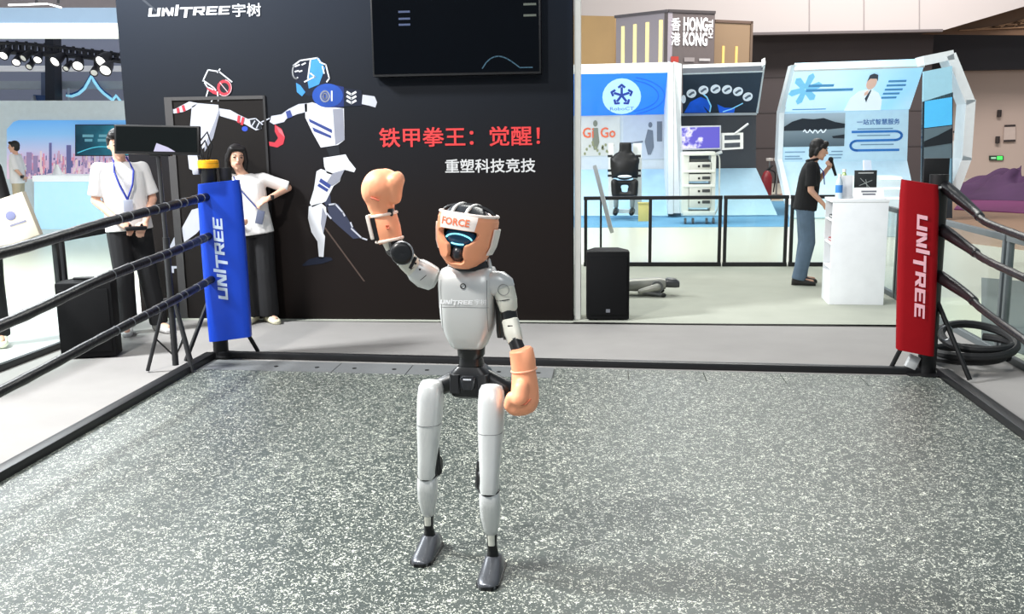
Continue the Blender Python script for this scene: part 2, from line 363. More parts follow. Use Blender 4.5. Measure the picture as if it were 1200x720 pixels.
mural('printed_white_hand', [[(293, 139), (299, 138), (308, 145), (306, 152), (298, 150), (294, 146)]], PDARK, 0.007)
mural('printed_white_hand_edges', [], PRINT_GREY, 0.009, [[(292, 140), (300, 139), (308, 146)], [(296, 147), (299, 142)], [(301, 150), (304, 144)], [(307, 143), (316, 139)]], 0.010)
mural('printed_blue_glow', [circ(287, 151, 3.5, 3)], M((20, 60, 170), 0.6), 0.003)
mural('printed_white_leg', [[(225, 246), (236, 243), (241, 247), (241, 262), (230, 274), (216, 284), (213, 268)], [(206, 275), (211, 273), (213, 286), (203, 294), (197, 293)], [(200, 312), (212, 312), (212, 314), (204, 315), (204, 320), (201, 320)]], PRINT_GREY, 0.004)
mural('printed_white_hip', [[(220, 181), (231, 181), (234, 195), (230, 202), (222, 198)]], PRINT_GREY, 0.004)
mural('printed_light_streak', [[(376, 262), (378, 262), (428, 330), (426, 330)]], M((66, 50, 42), 0.7), 0.001)
mural('printed_light_streak_thin', [[(166, 0), (170, 0), (184, 12), (183, 14)]], M((44, 50, 60), 0.7), 0.001)
wq = wallquad(WX0, 0, WX1, WTH, WF)
def wst(x, y):
    v = W(x, y, WF); return ((v.x-WX0)/(WX1-WX0), v.z/WTH)
def wall_text(name, body, x0, y0, x1, y1, mat, bold=0.012):
    (a0, b0), (a1, b1) = wst(x0, y0), wst(x1, y1)
    return text_on(wq, body, a0, b0, a1, b1, 0.004, bold).build(name, mat, wall, smooth=False)
wall_text('printed_logo', 'LOGO', 174, 22, 270, 4, PWHITE)
wall_text('printed_logo_text', '宇树', 273, 20, 305, 4, PWHITE, 0.03)
RED = M((205, 46, 48), 0.6)
wall_text('printed_title', '铁甲拳王：觉醒！', 445, 173, 632, 148, RED, 0.028)
wall_text('printed_subtitle', '重塑科技竞技', 522, 203, 627, 186, M((196, 196, 196), 0.6), 0.028)
# flush service door in the display wall: only its slim jambs show
dm = M((62, 60, 60), 0.5)
a, b = W(202, 118, WF), W(305, 118, WF)
dx0, dx1, dz = W(211, 250, WF).x-0.03, W(211, 250, WF).x+0.84, a.z
dr = struct('door_1', MB().span((dx0, WF-0.0012, 0), (dx1, WF, dz)), M((25, 22, 21), 0.55, spec=0.15))
MB().span((dx0-0.035, WF-0.012, 0), (dx0+0.035, WF-0.001, dz+0.03)).build('door_jamb', dm, dr)
MB().span((dx0+0.036, WF-0.012, dz), (dx1, WF-0.001, dz+0.03)).build('door_lintel', dm, dr)
MB().span((dx1, WF-0.012, 0), (dx1+0.02, WF-0.001, dz+0.03)).build('door_jamb', M((30, 29, 30), 0.5), dr)

# wall-hung television
tb = W(437, 91, 8.06); t2 = W(634, 86, 8.06)
tz = 2.13; tv = thing('television', ((tb.x+t2.x)/2, 8.12, tz), 'large black wall-hung television above the red title on the black wall', 'television')
MB().span((tb.x, 8.06, tz), (t2.x, 8.18, tz+0.84)).build('casing', SATIN, tv, bevel=0.006)
tq = wallquad(tb.x+0.015, tz+0.02, t2.x-0.015, tz+0.825, 8.057)
scr = tq.slab(MB(), -0.002).build('screen', M((4, 6, 10), 0.15, spec=0.1), tv, smooth=False)
gl = MB()  # reflections in the dark screen, painted as dim emissive marks
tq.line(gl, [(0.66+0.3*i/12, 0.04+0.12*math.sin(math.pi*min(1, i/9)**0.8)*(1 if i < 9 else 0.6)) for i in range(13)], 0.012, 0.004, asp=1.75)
gl.build('screen_reflection_arc', M((16, 60, 78), 0.5, emit=0.12), scr, smooth=False)
for bb in (0.62, 0.55, 0.49): tq.rect(MB(), 0.16, bb, 0.23, bb+0.02, 0.004).build('screen_reflection_lines', M((34, 50, 84), 0.5, emit=0.15), scr, smooth=False)
for bb in (0.66, 0.55): tq.rect(MB(), 0.91, bb, 0.985, bb+0.022, 0.004).build('screen_reflection_dash', M((60, 66, 58), 0.5, emit=0.2), scr, smooth=False)

# =================================================================== the boxing ring
BL, BR = Vector((-2.90, 6.60, 0)), Vector((2.17, 6.33, 0)); FL, FR = Vector((-2.83, 1.2, 0)), Vector((2.12, 1.2, 0))
def ring_pt(a, b, z=0.0):
    v = FL*(1-a)*(1-b)+FR*a*(1-b)+BR*a*b+BL*(1-a)*b; return Vector((v.x, v.y, z))
mm = bpy.data.materials.new('flecked_rubber'); mm.use_nodes = True
nt = mm.node_tree; N = nt.nodes; L = nt.links; b_ = N['Principled BSDF']
geo = N.new('ShaderNodeNewGeometry'); nz = N.new('ShaderNodeTexNoise'); nz.inputs['Scale'].default_value = 55
L.new(geo.outputs['Position'], nz.inputs['Vector'])
vm = N.new('ShaderNodeMixRGB'); vm.blend_type = 'LINEAR_LIGHT'; vm.inputs[0].default_value = 0.035
L.new(geo.outputs['Position'], vm.inputs[1]); L.new(nz.outputs['Color'], vm.inputs[2])
vo = N.new('ShaderNodeTexVoronoi'); vo.inputs['Scale'].default_value = 74; L.new(vm.outputs[0], vo.inputs['Vector'])
sc = N.new('ShaderNodeSeparateColor'); L.new(vo.outputs['Color'], sc.inputs[0])
g1 = N.new('ShaderNodeMath'); g1.operation = 'GREATER_THAN'; g1.inputs[1].default_value = 0.44; L.new(sc.outputs[0], g1.inputs[0])
g2 = N.new('ShaderNodeMath'); g2.operation = 'LESS_THAN'; g2.inputs[1].default_value = 0.40; L.new(vo.outputs['Distance'], g2.inputs[0])
an = N.new('ShaderNodeMath'); an.operation = 'MULTIPLY'; L.new(g1.outputs[0], an.inputs[0]); L.new(g2.outputs[0], an.inputs[1])
fl = N.new('ShaderNodeMix'); fl.data_type = 'RGBA'; fl.inputs[6].default_value = lin((150, 152, 146)); fl.inputs[7].default_value = lin((236, 238, 220)); L.new(sc.outputs[1], fl.inputs[0])
n2 = N.new('ShaderNodeTexNoise'); n2.inputs['Scale'].default_value = 1.4; n2.inputs['Detail'].default_value = 4; L.new(geo.outputs['Position'], n2.inputs['Vector'])
bs = N.new('ShaderNodeMix'); bs.data_type = 'RGBA'; bs.inputs[6].default_value = lin((56, 63, 59)); bs.inputs[7].default_value = lin((72, 79, 75)); L.new(n2.outputs['Fac'], bs.inputs[0])
cm = N.new('ShaderNodeMix'); cm.data_type = 'RGBA'; L.new(an.outputs[0], cm.inputs[0]); L.new(bs.outputs[2], cm.inputs[6]); L.new(fl.outputs[2], cm.inputs[7])
L.new(cm.outputs[2], b_.inputs['Base Color']); b_.inputs['Roughness'].default_value = 0.42; b_.inputs['Specular IOR Level'].default_value = 0.6
bp = N.new('ShaderNodeBump'); bp.inputs['Strength'].default_value = 0.3; bp.inputs['Distance'].default_value = 0.004; L.new(vo.outputs['Distance'], bp.inputs['Height']); L.new(bp.outputs[0], b_.inputs['Normal'])
MAT_Z = 0.012
mat = thing('ring_mat', ring_pt(0.5, 0.5), 'dark grey rubber ring floor mat flecked with pale specks under the robot', 'mat')
NA, NB = 5, 6
for j in range(NB):
    for i in range(NA):
        g = 0.00006
        P = [ring_pt(i/NA+g, j/NB*0.93+g, 0.001), ring_pt((i+1)/NA-g, j/NB*0.93+g, 0.001), ring_pt((i+1)/NA-g, (j+1)/NB*0.93-g, 0.001), ring_pt(i/NA+g, (j+1)/NB*0.93-g, 0.001)]
        MB().prism(P, (0, 0, MAT_Z-0.001)).build('mat_tile', mm, mat, smooth=False)
STRIPM = M((104, 106, 106), 0.5, var=0.10, scale=40, bump=0.1, bscale=200)
def strip_x(px): return (px-195)/(1105-195)
ed = [0.0, 0.195, 0.30, 0.40, 0.50, 0.60, 0.70, 0.80, 0.90, 1.0]
for k in range(9):
    a0, a1 = ed[k]+0.0006, ed[k+1]-0.0006
    d = 0.985 if k < 4 else 0.985
    lo = 0.9304
    P = [ring_pt(a0, lo, 0.001), ring_pt(a1, lo, 0.001), ring_pt(a1, d, 0.001), ring_pt(a0, d, 0.001)]
    if k < 4:
        s = MB().prism(P, (0, 0, MAT_Z-0.0015)).build('edge_strip', STRIPM, mat, smooth=False)
        for fa in ((0.25, 0.8) if k else (0.55, 0.86)):
            c = ring_pt(a0+(a1-a0)*fa, 0.955, MAT_Z); MB().cyl(c-Vector((0, 0, 0.004)), c+Vector((0, 0, 0.002)), 0.016, n=10).build('strip_bolt', BLACK, s)
    else: MB().prism(P, (0, 0, MAT_Z-0.001)).build('mat_tile', mm, mat, smooth=False)
FRAME = M((24, 24, 26), 0.38, var=0.2, scale=20)
fr = thing('ring_border', ring_pt(0.5, 1.0), 'black steel bar frame around the edge of the ring floor', 'border')
def bar(a, b, w=0.06, h=0.05):
    a = Vector(a); b = Vector(b); d = (b-a).normalized(); n = Vector((-d.y, d.x, 0))*w/2
    return MB().prism([a-n, b-n, b+n, a+n], (0, 0, h))
bar(BL+Vector((0, 0.03, 0.0)), BR+Vector((0, 0.03, 0))).build('frame_bar', FRAME, fr, bevel=0.012)
bar(FL+Vector((-0.04, 0, 0)), BL+Vector((-0.04, -0.03, 0)), 0.08, 0.06).build('frame_bar', FRAME, fr, bevel=0.012)
bar(FR+Vector((0.04, 0, 0)), BR+Vector((0.04, -0.03, 0)), 0.08, 0.06).build('frame_bar', FRAME, fr, bevel=0.012)

def pad_mesh(c, yaw, w, d, z0, z1, tilt=0.0, sag=0.0):
    """padded cover: soft rounded slab hung over a post"""
    R = rotm(0, 0, yaw); mb = MB(); rings = []
    for k in range(11):
        t = k/10; z = z0+(z1-z0)*t; q = 0.97+0.03*math.sin(math.pi*t)
        if k == 10: q *= 0.94
        ring = []
        for i in range(20):
            th = 2*math.pi*i/20; ct, st = math.cos(th), math.sin(th)
            x = w/2*q*math.copysign(abs(ct)**0.35, ct); y = d/2*q*math.copysign(abs(st)**0.5, st)
            ring.append(Vector(c)+R @ Vector((x + tilt*(t-0.5), y, 0))+Vector((0, 0, z - sag*(x/w))))
        rings.append(ring)
    return mb.rings(rings)
# blue corner
bpx = Vector((-2.90, 6.66, 0))
bc = thing('blue_corner_post', bpx, 'black ring corner post with blue lettered pad at left rear corner', 'ring post')
MB().cyl(bpx, bpx+Vector((0.0, 0, 1.455)), 0.056, n=20).build('post', BLACK, bc)
MB().cyl(bpx+Vector((0.10, 0.06, 0.9)), bpx+Vector((0.10, 0.06, 1.41)), 0.045, n=16).build('post_sleeve', RUBBER, bc)
MB().cyl(bpx, bpx+Vector((0, 0, 0.02)), 0.13, n=20).build('base_plate', BLACK, bc)
for dx, dy in ((-0.17, -0.24), (0.25, 0.10)):
    MB().cyl(bpx+Vector((dx*0.15, dy*0.15, 0.5)), bpx+Vector((dx, dy, 0.02)), 0.016, n=8).build('brace', BLACK, bc)
byaw = math.radians(12)
blue_c = bpx+Vector((0.12, -0.10, 0))
BLUEP = M((0, 62, 188), 0.42, var=0.08, scale=6, bump=0.08, bscale=14)
pd = pad_mesh(blue_c, byaw, 0.315, 0.12, 0.165, 1.315, -0.01, -0.03).build('corner_pad', BLUEP, bc, ang=60)
Rm = rotm(0, 0, byaw)
def padquad(c, R, w, d, z0, z1, tilt=0.0):
    f = [c+R @ Vector((x+tilt*s, -d/2-0.003, 0))+Vector((0, 0, z)) for x, z, s in ((-w/2, z0, -0.5), (w/2, z0, -0.5), (w/2, z1, 0.5), (-w/2, z1, 0.5))]
    return Quad(*f)
pq = padquad(blue_c, Rm, 0.315, 0.12, 0.165, 1.315, -0.01)
text_on(pq, 'LOGO', 0.27, 0.26, 0.60, 0.785, 0.004, turn=1).build('pad_lettering', M((200, 215, 235), 0.5), pd, smooth=False)
MB().tube([bpx+Vector((0.064*math.cos(t), 0.064*math.sin(t), 1.445)) for t in [2*math.pi*i/20 for i in range(20)]], 0.012, 8, True).build('post_collar', BLACK, bc)
st = MB().lathe([(0.064, 0), (0.074, 0.004), (0.076, 0.03), (0.074, 0.056), (0.062, 0.06)], bpx+Vector((0, 0, 1.41)), n=20).build('strap', M((255, 170, 10), 0.45, var=0.2, scale=30), bc)
MB().box(bpx+Vector((-0.085, -0.01, 1.39)), (0.05, 0.06, 0.05)).build('strap_buckle', M((170, 172, 180), 0.4), bc, bevel=0.012)
wr = MB()
for k, (ax, az) in enumerate(((-0.05, 0.16), (-0.02, 0.11), (0.03, 0.14), (0.06, 0.20))):
    wr.tube([bpx+Vector((ax*0.3, -0.04, 1.455)), bpx+Vector((ax, -0.05, 1.49+az*0.4)), bpx+Vector((ax*0.7-0.02, -0.03, 1.47+az)), bpx+Vector((ax*0.2-0.05, -0.02, 1.45+az*0.8))], 0.006, 6)
wr.build('cable_tails', BLACK, bc)
# red corner
rpx = Vector((2.13, 6.37, 0))
rc = thing('red_corner_post', rpx, 'black ring corner post with red lettered pad at right rear corner', 'ring post')
MB().cyl(rpx, rpx+Vector((0, 0, 1.33)), 0.058, n=20).build('post', BLACK, rc)
MB().cyl(rpx, rpx+Vector((0, 0, 0.02)), 0.14, n=20).build('base_plate', BLACK, rc)
for dx, dy in ((-0.22, 0.05), (0.20, -0.22)):
    MB().cyl(rpx+Vector((dx*0.15, dy*0.15, 0.5)), rpx+Vector((dx, dy, 0.02)), 0.016, n=8).build('brace', BLACK, rc)
ryaw = math.radians(-9); red_c = rpx+Vector((-0.125, -0.07, 0))
REDP = M((134, 0, 12), 0.75, spec=0.2, var=0.08, scale=6, bump=0.08, bscale=14)
pd = pad_mesh(red_c, ryaw, 0.24, 0.11, 0.17, 1.285, -0.035, 0.04).build('corner_pad', REDP, rc, ang=60)
pq = padquad(red_c, rotm(0, 0, ryaw), 0.255, 0.11, 0.17, 1.285, -0.035)
text_on(pq, 'LOGO', 0.37, 0.21, 0.75, 0.82, 0.004, turn=3).build('pad_lettering', M((225, 170, 180), 0.5), pd, smooth=False)
MB().box(rpx+Vector((0.03, 0.16, 1.30)), (0.16, 0.03, 0.26)).build('post_cap_board', BLACK, rc, bevel=0.004)
TIE = M((210, 212, 210), 0.5)
for z in (1.25, 0.98, 0.68):
    MB().tube([rpx+Vector((0.066*math.cos(t), 0.066*math.sin(t), z+0.012*math.cos(t))) for t in [2*math.pi*i/18 for i in range(18)]], 0.008, 6, True).build('rope_tie', TIE, rc)
lc = rpx+Vector((0.075, -0.085, 0.30))
MB().tube([lc+Vector((0.045*math.cos(t), -0.01*math.sin(t), 0.052*math.sin(t))) for t in [2*math.pi*i/18 for i in range(18)]], 0.006, 6, True).build('steel_ring', STEEL, rc)
MB().box(rpx+Vector((-0.10, -0.02, 0.09)), (0.07, 0.04, 0.09), rotm(0, 0.4, 0)).build('tag_label', M((190, 192, 192), 0.6), rc, bevel=0.006)

# ropes
def spline(P, n=10):
    P = [Vector(p) for p in P]; out = []; Q = [P[0]*2-P[1]]+P+[P[-1]*2-P[-2]]
    for k in range(1, len(Q)-2):
        for i in range(n):
            t = i/n; a, b, c, d = Q[k-1:k+3]
            out.append(0.5*((2*b)+(c-a)*t+(2*a-5*b+4*c-d)*t*t+(3*b-a-3*c+d)*t**3))
    return out+[P[-1]]
ROPE = M((20, 20, 22), 0.32, var=0.25, scale=30, bump=0.3, bscale=40); TAPE = M((120, 122, 124), 0.25)
def rope(name, pts, r, label, tapes=0, sleeve=None, end_at=None):
    p = spline(pts); o = thing(name, pts[0], label, 'rope', group=None)
    MB().tube(p, [r*(1+0.05*math.sin(k*2.3)) for k in range(len(p))], 10).build('rope_core', ROPE, o)
    for k in range(2, tapes*2, 2):
        if k+1 < len(p):
            a, b = p[k], p[k+1]; d = (b-a).normalized(); c = a.lerp(b, random.random())
            MB().tube([c-d*0.004, c+d*0.004], r*1.09, 10).build('tape_band', M((128, 130, 134), 0.25), o)
    if sleeve:
        q = p[:sleeve]; n = len(q)
        MB().tube(q, [r*(1.55+0.25*math.sin(k/n*5+1))*(0.75 if k in (0, n-1) else 1) for k in range(n)], 12).build('rope_sleeve', M((16, 16, 18), 0.3, bump=0.25, bscale=18), o)
    return o
XL = -2.86
def lp(y, z, x=XL): return Vector((x, y, z))
rope('ring_rope', [lp(6.56, 1.215), lp(5.9, 1.185), lp(5.08, 1.146), lp(4.15, 1.086), lp(3.0, 1.06), lp(1.3, 1.10)], 0.029, 'topmost black taped rope on the left side of the ring', 10)
rope('ring_rope', [lp(6.56, 0.935), lp(5.9, 0.885), lp(5.03, 0.835), lp(4.09, 0.748), lp(3.0, 0.72), lp(1.3, 0.76)], 0.029, 'middle black taped rope on the left side of the ring', 10)
rope('ring_rope', [lp(6.56, 0.622), lp(5.8, 0.56), lp(4.97, 0.505), lp(4.04, 0.44), lp(3.0, 0.40), lp(1.3, 0.42)], 0.027, 'lowest black taped rope on the left side of the ring', 10)
rope('ring_rope', [lp(6.36, 1.265, 2.15), lp(5.98, 1.12, 2.22), lp(5.75, 1.075, 2.20), lp(5.18, 1.045, 2.18), lp(4.0, 0.99, 2.16), lp(1.3, 1.08, 2.14)], 0.022, 'topmost black padded rope on the right side of the ring', 0, 16)
rope('ring_rope', [lp(6.36, 0.985, 2.15), lp(5.95, 0.885, 2.21), lp(5.7, 0.862, 2.19), lp(5.14, 0.835, 2.18), lp(4.0, 0.79, 2.16), lp(1.3, 0.80, 2.14)], 0.022, 'middle black padded rope on the right side of the ring', 0, 14)
rope('ring_rope', [lp(6.36, 0.68, 2.15), lp(5.95, 0.60, 2.21), lp(5.7, 0.57, 2.19), lp(5.08, 0.515, 2.18), lp(4.0, 0.42, 2.16), lp(1.3, 0.42, 2.14)], 0.022, 'lowest black padded rope on the right side of the ring', 0, 16)
co = []
cc = Vector((2.50, 6.62, 0.05))
for i in range(90):
    t = i/90*2*math.pi*3.2; rr = 0.26+0.05*math.sin(t*0.7)
    co.append(cc+Vector((rr*math.cos(t)*0.95, rr*0.75*math.sin(t), 0.0+0.012*i/9+0.13*max(0, math.sin(t*0.5+0.8))**2*(1 if i > 25 else 0.15))))
o = tag(MB().tube(co, 0.028, 8).build('coiled_rope', RUBBER), 'thick black rope lying coiled on the carpet behind the red corner', 'rope')
# =================================================================== the boxing robot
SHELL = M((206, 208, 206), 0.34, metal=0.25, var=0.03, scale=5, coat=0.2); SHELL2 = M((216, 216, 204), 0.35, metal=0.1, var=0.04)
JOINT = M((16, 17, 19), 0.35); PEACH = M((255, 170, 128), 0.5, var=0.04, scale=6); PEACH2 = M((255, 184, 148), 0.5, var=0.04)
rb = thing('boxing_robot', G(545, 668), 'silver humanoid robot in peach boxing gloves and headguard, one fist raised', 'robot')
def tilt(d, ref=(1, 0, 0)):
    """section frame whose z runs along d and whose x stays close to ref"""
    z = Vector(d).normalized(); x = Vector(ref); x = (x - z*x.dot(z)).normalized(); y = z.cross(x)
    return Matrix((x, y, z)).transposed()
def limb(secs, ref=(1, 0, 0), n=20, e=2.6):
    """secs: (point, rx, ry); tangents follow the points"""
    P = [Vector(s[0]) for s in secs]; out = []
    for k, s in enumerate(secs):
        d = P[min(k+1, len(P)-1)]-P[max(k-1, 0)]; out.append((P[k], (s[1], s[2]), tilt(d, ref)))
    return MB().path_shell(out, n, e)
ty = math.radians(-4)                                     # chest turned a touch to the picture's left
TR = rotm(0, 0, ty)
TC = Vector((-0.505, 3.40, 0))
def tor(x, y, z): return TC + TR @ Vector((x, y, 0)) + Vector((0, 0, z))
# chest shell
secs = [(0.822, 0.054, 0.050, 0.0), (0.830, 0.064, 0.062, 0.0), (0.87, 0.081, 0.074, 0.0), (0.905, 0.094, 0.080, 0), (0.94, 0.099, 0.085, 0), (1.00, 0.103, 0.088, 0), (1.06, 0.105, 0.086, 0), (1.095, 0.104, 0.080, 0.004), (1.118, 0.094, 0.066, 0.008), (1.124, 0.078, 0.052, 0.01)]
MB().path_shell([(tor(-0.008, y, z), (rx, ry), TR) for z, rx, ry, y in secs], 48, 4.6).build('chest_shell', SHELL, rb, ang=50)
MB().path_shell([(tor(0.108, 0.02, z), (0.012, d), TR) for z, d in ((0.86, 0.03), (0.89, 0.05), (1.0, 0.06), (1.04, 0.05))], 16, 3).build('side_vent', JOINT, rb)
# front seam, logo and badge on the chest
def chest_pt(x, z, off=0.002):
    zs = [s[0] for s in secs]; rx = np.interp(z, zs, [s[1] for s in secs]); ry = np.interp(z, zs, [s[2] for s in secs]); oy = np.interp(z, zs, [s[3] for s in secs])
    y = -ry*(max(0.0, 1-abs(x/rx)**4.6))**(1/4.6); return tor(x-0.008, y+oy-off, z)
def chest_text(body, x0, z0, x1, z1, name, mat, bold=0.0):
    vs, fs = logo_shape() if body == 'LOGO' else text_shape(body, 0.0)
    X0 = min(v.x for v in vs); X1 = max(v.x for v in vs); Y0 = min(v.y for v in vs); Y1 = max(v.y for v in vs)
    MB().add([chest_pt(x0+(x1-x0)*(v.x-X0)/(X1-X0), z0+(z1-z0)*(v.y-Y0)/(Y1-Y0)) for v in vs], fs).build(name, mat, rb, smooth=False)
chest_text('LOGO', -0.088, 0.995, 0.036, 1.018, 'chest_logo', M((244, 245, 246), 0.4))
chest_text('宇树', 0.042, 0.997, 0.084, 1.018, 'chest_logo_text', M((244, 245, 246), 0.4), 0.03)
sm = MB(); sm.tube([chest_pt(-0.09+0.18*i/16, 0.985+0.004*math.sin(i/16*math.pi), 0.0) for i in range(17)], 0.0012, 6); sm.build('chest_seam', M((140, 142, 142), 0.5), rb)
bd = chest_pt(0.0, 1.065)
MB().tube([bd+Vector((0.009*math.cos(t), -0.001, 0.009*math.sin(t))) for t in [2*math.pi*i/14 for i in range(14)]], 0.002, 6, True).build('chest_badge', JOINT, rb)
# collar and neck
MB().lathe([(0.072, -0.012), (0.074, 0.0), (0.066, 0.018), (0.052, 0.026), (0.048, 0.07), (0.0, 0.07)], tor(0, 0.005, 1.128), n=28).build('neck', JOINT, rb)
for sx in (-1, 1): MB().cap(tor(sx*0.077, -0.005, 1.118), tor(sx*0.072, -0.003, 1.15), 0.009, 0.006).build('collar_stud', SHELL, rb)
# waist and pelvis
MB().path_shell([(tor(-0.004, 0.01, z), (rx, ry), TR) for z, rx, ry in ((0.735, 0.044, 0.04), (0.76, 0.046, 0.044), (0.78, 0.042, 0.04), (0.79, 0.05, 0.045), (0.82, 0.052, 0.046))], 24, 2.6).build('waist', JOINT, rb)
pv = MB()
pv.path_shell([(tor(-0.005, 0.01, z), (rx, ry), TR) for z, rx, ry in ((0.630, 0.062, 0.04), (0.640, 0.072, 0.055), (0.70, 0.080, 0.062), (0.728, 0.072, 0.055), (0.75, 0.048, 0.045))], 24, 5)
pv.build('pelvis', JOINT, rb)
MB().path_shell([(tor(-0.005, -0.052, z), (rx, 0.014), TR) for z, rx in ((0.672, 0.018), (0.68, 0.026), (0.715, 0.03), (0.722, 0.022))], 16, 4).build('pelvis_cover', M((34, 36, 40), 0.25), rb)
MB().box(tor(-0.005, -0.067, 0.712), (0.03, 0.004, 0.005)).build('pelvis_light', M((210, 214, 220), 0.3), rb)
for sx in (-1, 1):
    MB().cap(tor(sx*0.05, 0.01, 0.70), tor(sx*0.125, 0.0, 0.665), 0.036, 0.034).build('hip_joint', JOINT, rb)
# legs
def leg(hx, hy, kx, ky, ax, ay, sx, hz=0.70, kz=0.345, az=0.085):
    H, K, A = Vector((hx, hy, hz)), Vector((kx, ky, kz)), Vector((ax, ay, az))
    def hk(t, y=0.0, x=0.0): return H.lerp(K, t)+Vector((x, y, 0))
    th = limb([(hk(-0.05), 0.020, 0.025), (hk(-0.035), 0.036, 0.045), (hk(0.02), 0.045, 0.056), (hk(0.16), 0.048, 0.062), (hk(0.40), 0.046, 0.058, ), (hk(0.62), 0.041, 0.050), (hk(0.82), 0.036, 0.044), (hk(1.0), 0.034, 0.040), (hk(1.06), 0.030, 0.034)], e=2.8).build('thigh_shell', SHELL, rb, ang=50)
    c = hk(0.42); MB().tube([c+Vector((0.0457*math.copysign(abs(math.cos(t))**(2/2.8), math.cos(t)), 0.058*math.copysign(abs(math.sin(t))**(2/2.8), math.sin(t)), 0)) for t in [2*math.pi*i/28 for i in range(28)]], 0.0012, 5, True).build('shell_seam', M((120, 122, 122), 0.5), th)
    kc = K+Vector((-sx*0.03, 0.022, 0.025))
    MB().lathe([(0.0, -0.014), (0.036, -0.014), (0.042, -0.008), (0.042, 0.008), (0.036, 0.014), (0.0, 0.014)], kc, (1, 0.25*sx, 0), 24).build('knee_joint', JOINT, rb)
    MB().cap(kc+Vector((-sx*0.003, 0.002, -0.02)), kc+Vector((-sx*0.002, -0.002, 0.065)), 0.022, 0.014).build('knee_actuator', JOINT, rb)
    def ka(t, y=0.0, x=0.0): return K.lerp(A, t)+Vector((x, y, 0))
    sh = limb([(ka(0.03), 0.030, 0.030), (ka(0.06), 0.036, 0.038), (ka(0.25), 0.038, 0.042), (ka(0.42), 0.036, 0.040), (ka(0.60), 0.028, 0.032), (ka(0.70), 0.022, 0.026), (ka(0.72), 0.016, 0.02)], e=2.8).build('shin_shell', SHELL, rb, ang=50)
    MB().tube([ka(0.045, 0, 0)+Vector((0.036*math.cos(t), 0.038*math.sin(t), 0.004*math.cos(2*t))) for t in [2*math.pi*i/24 for i in range(24)]], 0.0025, 6, True).build('knee_gap', JOINT, sh)
    MB().path_shell([(ka(0.62, 0.006), (0.020, 0.022), None), (ka(0.98, 0.0), (0.017, 0.02), None)], 14, 3).build('ankle_link', JOINT, rb)
    MB().path_shell([(ka(0.68, -0.014), (0.013, 0.012), None), (ka(0.88, -0.016), (0.012, 0.012), None)], 12, 3.5).build('ankle_cover', SHELL2, rb)
    ft = MB(); z0 = MAT_Z+0.001; R = rotm(0, 0, -0.10 if sx < 0 else -0.05)
    def fp(x, y, z): return Vector((ax, ay, z0)) + R @ Vector((x, y, 0)) + Vector((0, 0, z))
    for y, w, h in ((0.08, 0.020, 0.035), (0.07, 0.034, 0.05), (0.02, 0.038, 0.072), (-0.02, 0.039, 0.066), (-0.07, 0.041, 0.044), (-0.11, 0.040, 0.030), (-0.135, 0.030, 0.022), (-0.142, 0.014, 0.016)):
        ft.v += [fp(x*w, y, zz*h) for x, zz in ((-1, 0.02), (-1, 0.45), (-0.75, 0.85), (-0.3, 1.0), (0.3, 1.0), (0.75, 0.85), (1, 0.45), (1, 0.02))]
    nn = 8
    for k in range(7):
        for i in range(nn): ft.f.append((k*nn+i, k*nn+(i+1) % nn, (k+1)*nn+(i+1) % nn, (k+1)*nn+i))
    ft.f += [tuple(range(nn)), tuple(56+i for i in range(nn))]
    f = ft.build('foot', M((96, 98, 102), 0.3, metal=0.6, var=0.1), rb, ang=50)
    sl = MB().prism([fp(x, y, 0) for x, y in ((0.024, 0.084), (0.042, 0.06), (0.043, -0.08), (0.041, -0.12), (0.018, -0.146), (-0.018, -0.146), (-0.041, -0.12), (-0.043, -0.08), (-0.042, 0.06), (-0.024, 0.084))], (0, 0, 0.012)); sl.build('sole', JOINT, f)
    MB().cap(fp(0, 0.01, 0.05), A+Vector((0, 0.0, 0.015)), 0.024, 0.018).build('ankle_joint', JOINT, rb)
leg(-0.655, 3.36, -0.675, 3.33, -0.683, 3.375, -1, 0.685, 0.345, 0.10)
leg(-0.418, 3.29, -0.420, 3.18, -0.415, 3.21, 1, 0.690, 0.350, 0.10)
for y0, sx in ((0.715, -1), (0.715, 1)):
    MB().path_shell([(tor(-0.005+sx*0.052, -0.035, z), (0.020, 0.022), TR) for z in (0.655, 0.725)], 12, 5).build('pelvis_motor', M((30, 31, 34), 0.3), rb)
for sx in (-1, 1):
    MB().tube([chest_pt(sx*0.085-0.008*0, 1.085-0.012*k, 0.0005) for k in range(17)], 0.0012, 5).build('chest_edge_seam', M((120, 122, 122), 0.5), rb)
# raised arm (picture left)
def PX(x, y, Y): return W(x, y, Y)
s0, s1 = PX(506, 324, 3.40), PX(487, 312, 3.38)
limb([(PX(512, 329, 3.40), 0.03, 0.03), (PX(508, 327, 3.40), 0.042, 0.045), (PX(497, 322, 3.39), 0.048, 0.05), (PX(488, 316, 3.38), 0.043, 0.045), (PX(484, 313, 3.38), 0.034, 0.036)], ref=(0, 1, 0)).build('shoulder_shell', SHELL, rb)
MB().cap(PX(500, 322, 3.41), PX(480, 310, 3.37), 0.030, 0.030).build('shoulder_joint', JOINT, rb)
limb([(PX(489, 317, 3.375), 0.024, 0.028), (PX(486, 315, 3.375), 0.034, 0.036), (PX(478, 307, 3.36), 0.033, 0.036), (PX(470, 297, 3.35), 0.032, 0.033), (PX(467, 293, 3.35), 0.022, 0.024)], ref=(0, 1, 0)).build('upper_arm_shell', SHELL2, rb)
e0 = PX(471, 296, 3.33)
MB().cap(PX(461, 292, 3.37), PX(474, 299, 3.34), 0.030, 0.026).build('elbow_joint', JOINT, rb)
el = MB().lathe([(0.0, -0.016), (0.034, -0.016), (0.040, -0.01), (0.040, 0.008), (0.034, 0.014), (0.026, 0.016), (0.0, 0.013)], PX(471, 297, 3.285), (0.25, -1, 0.1), 24).build('elbow_cap', JOINT, rb)
c = PX(471, 297, 3.28)
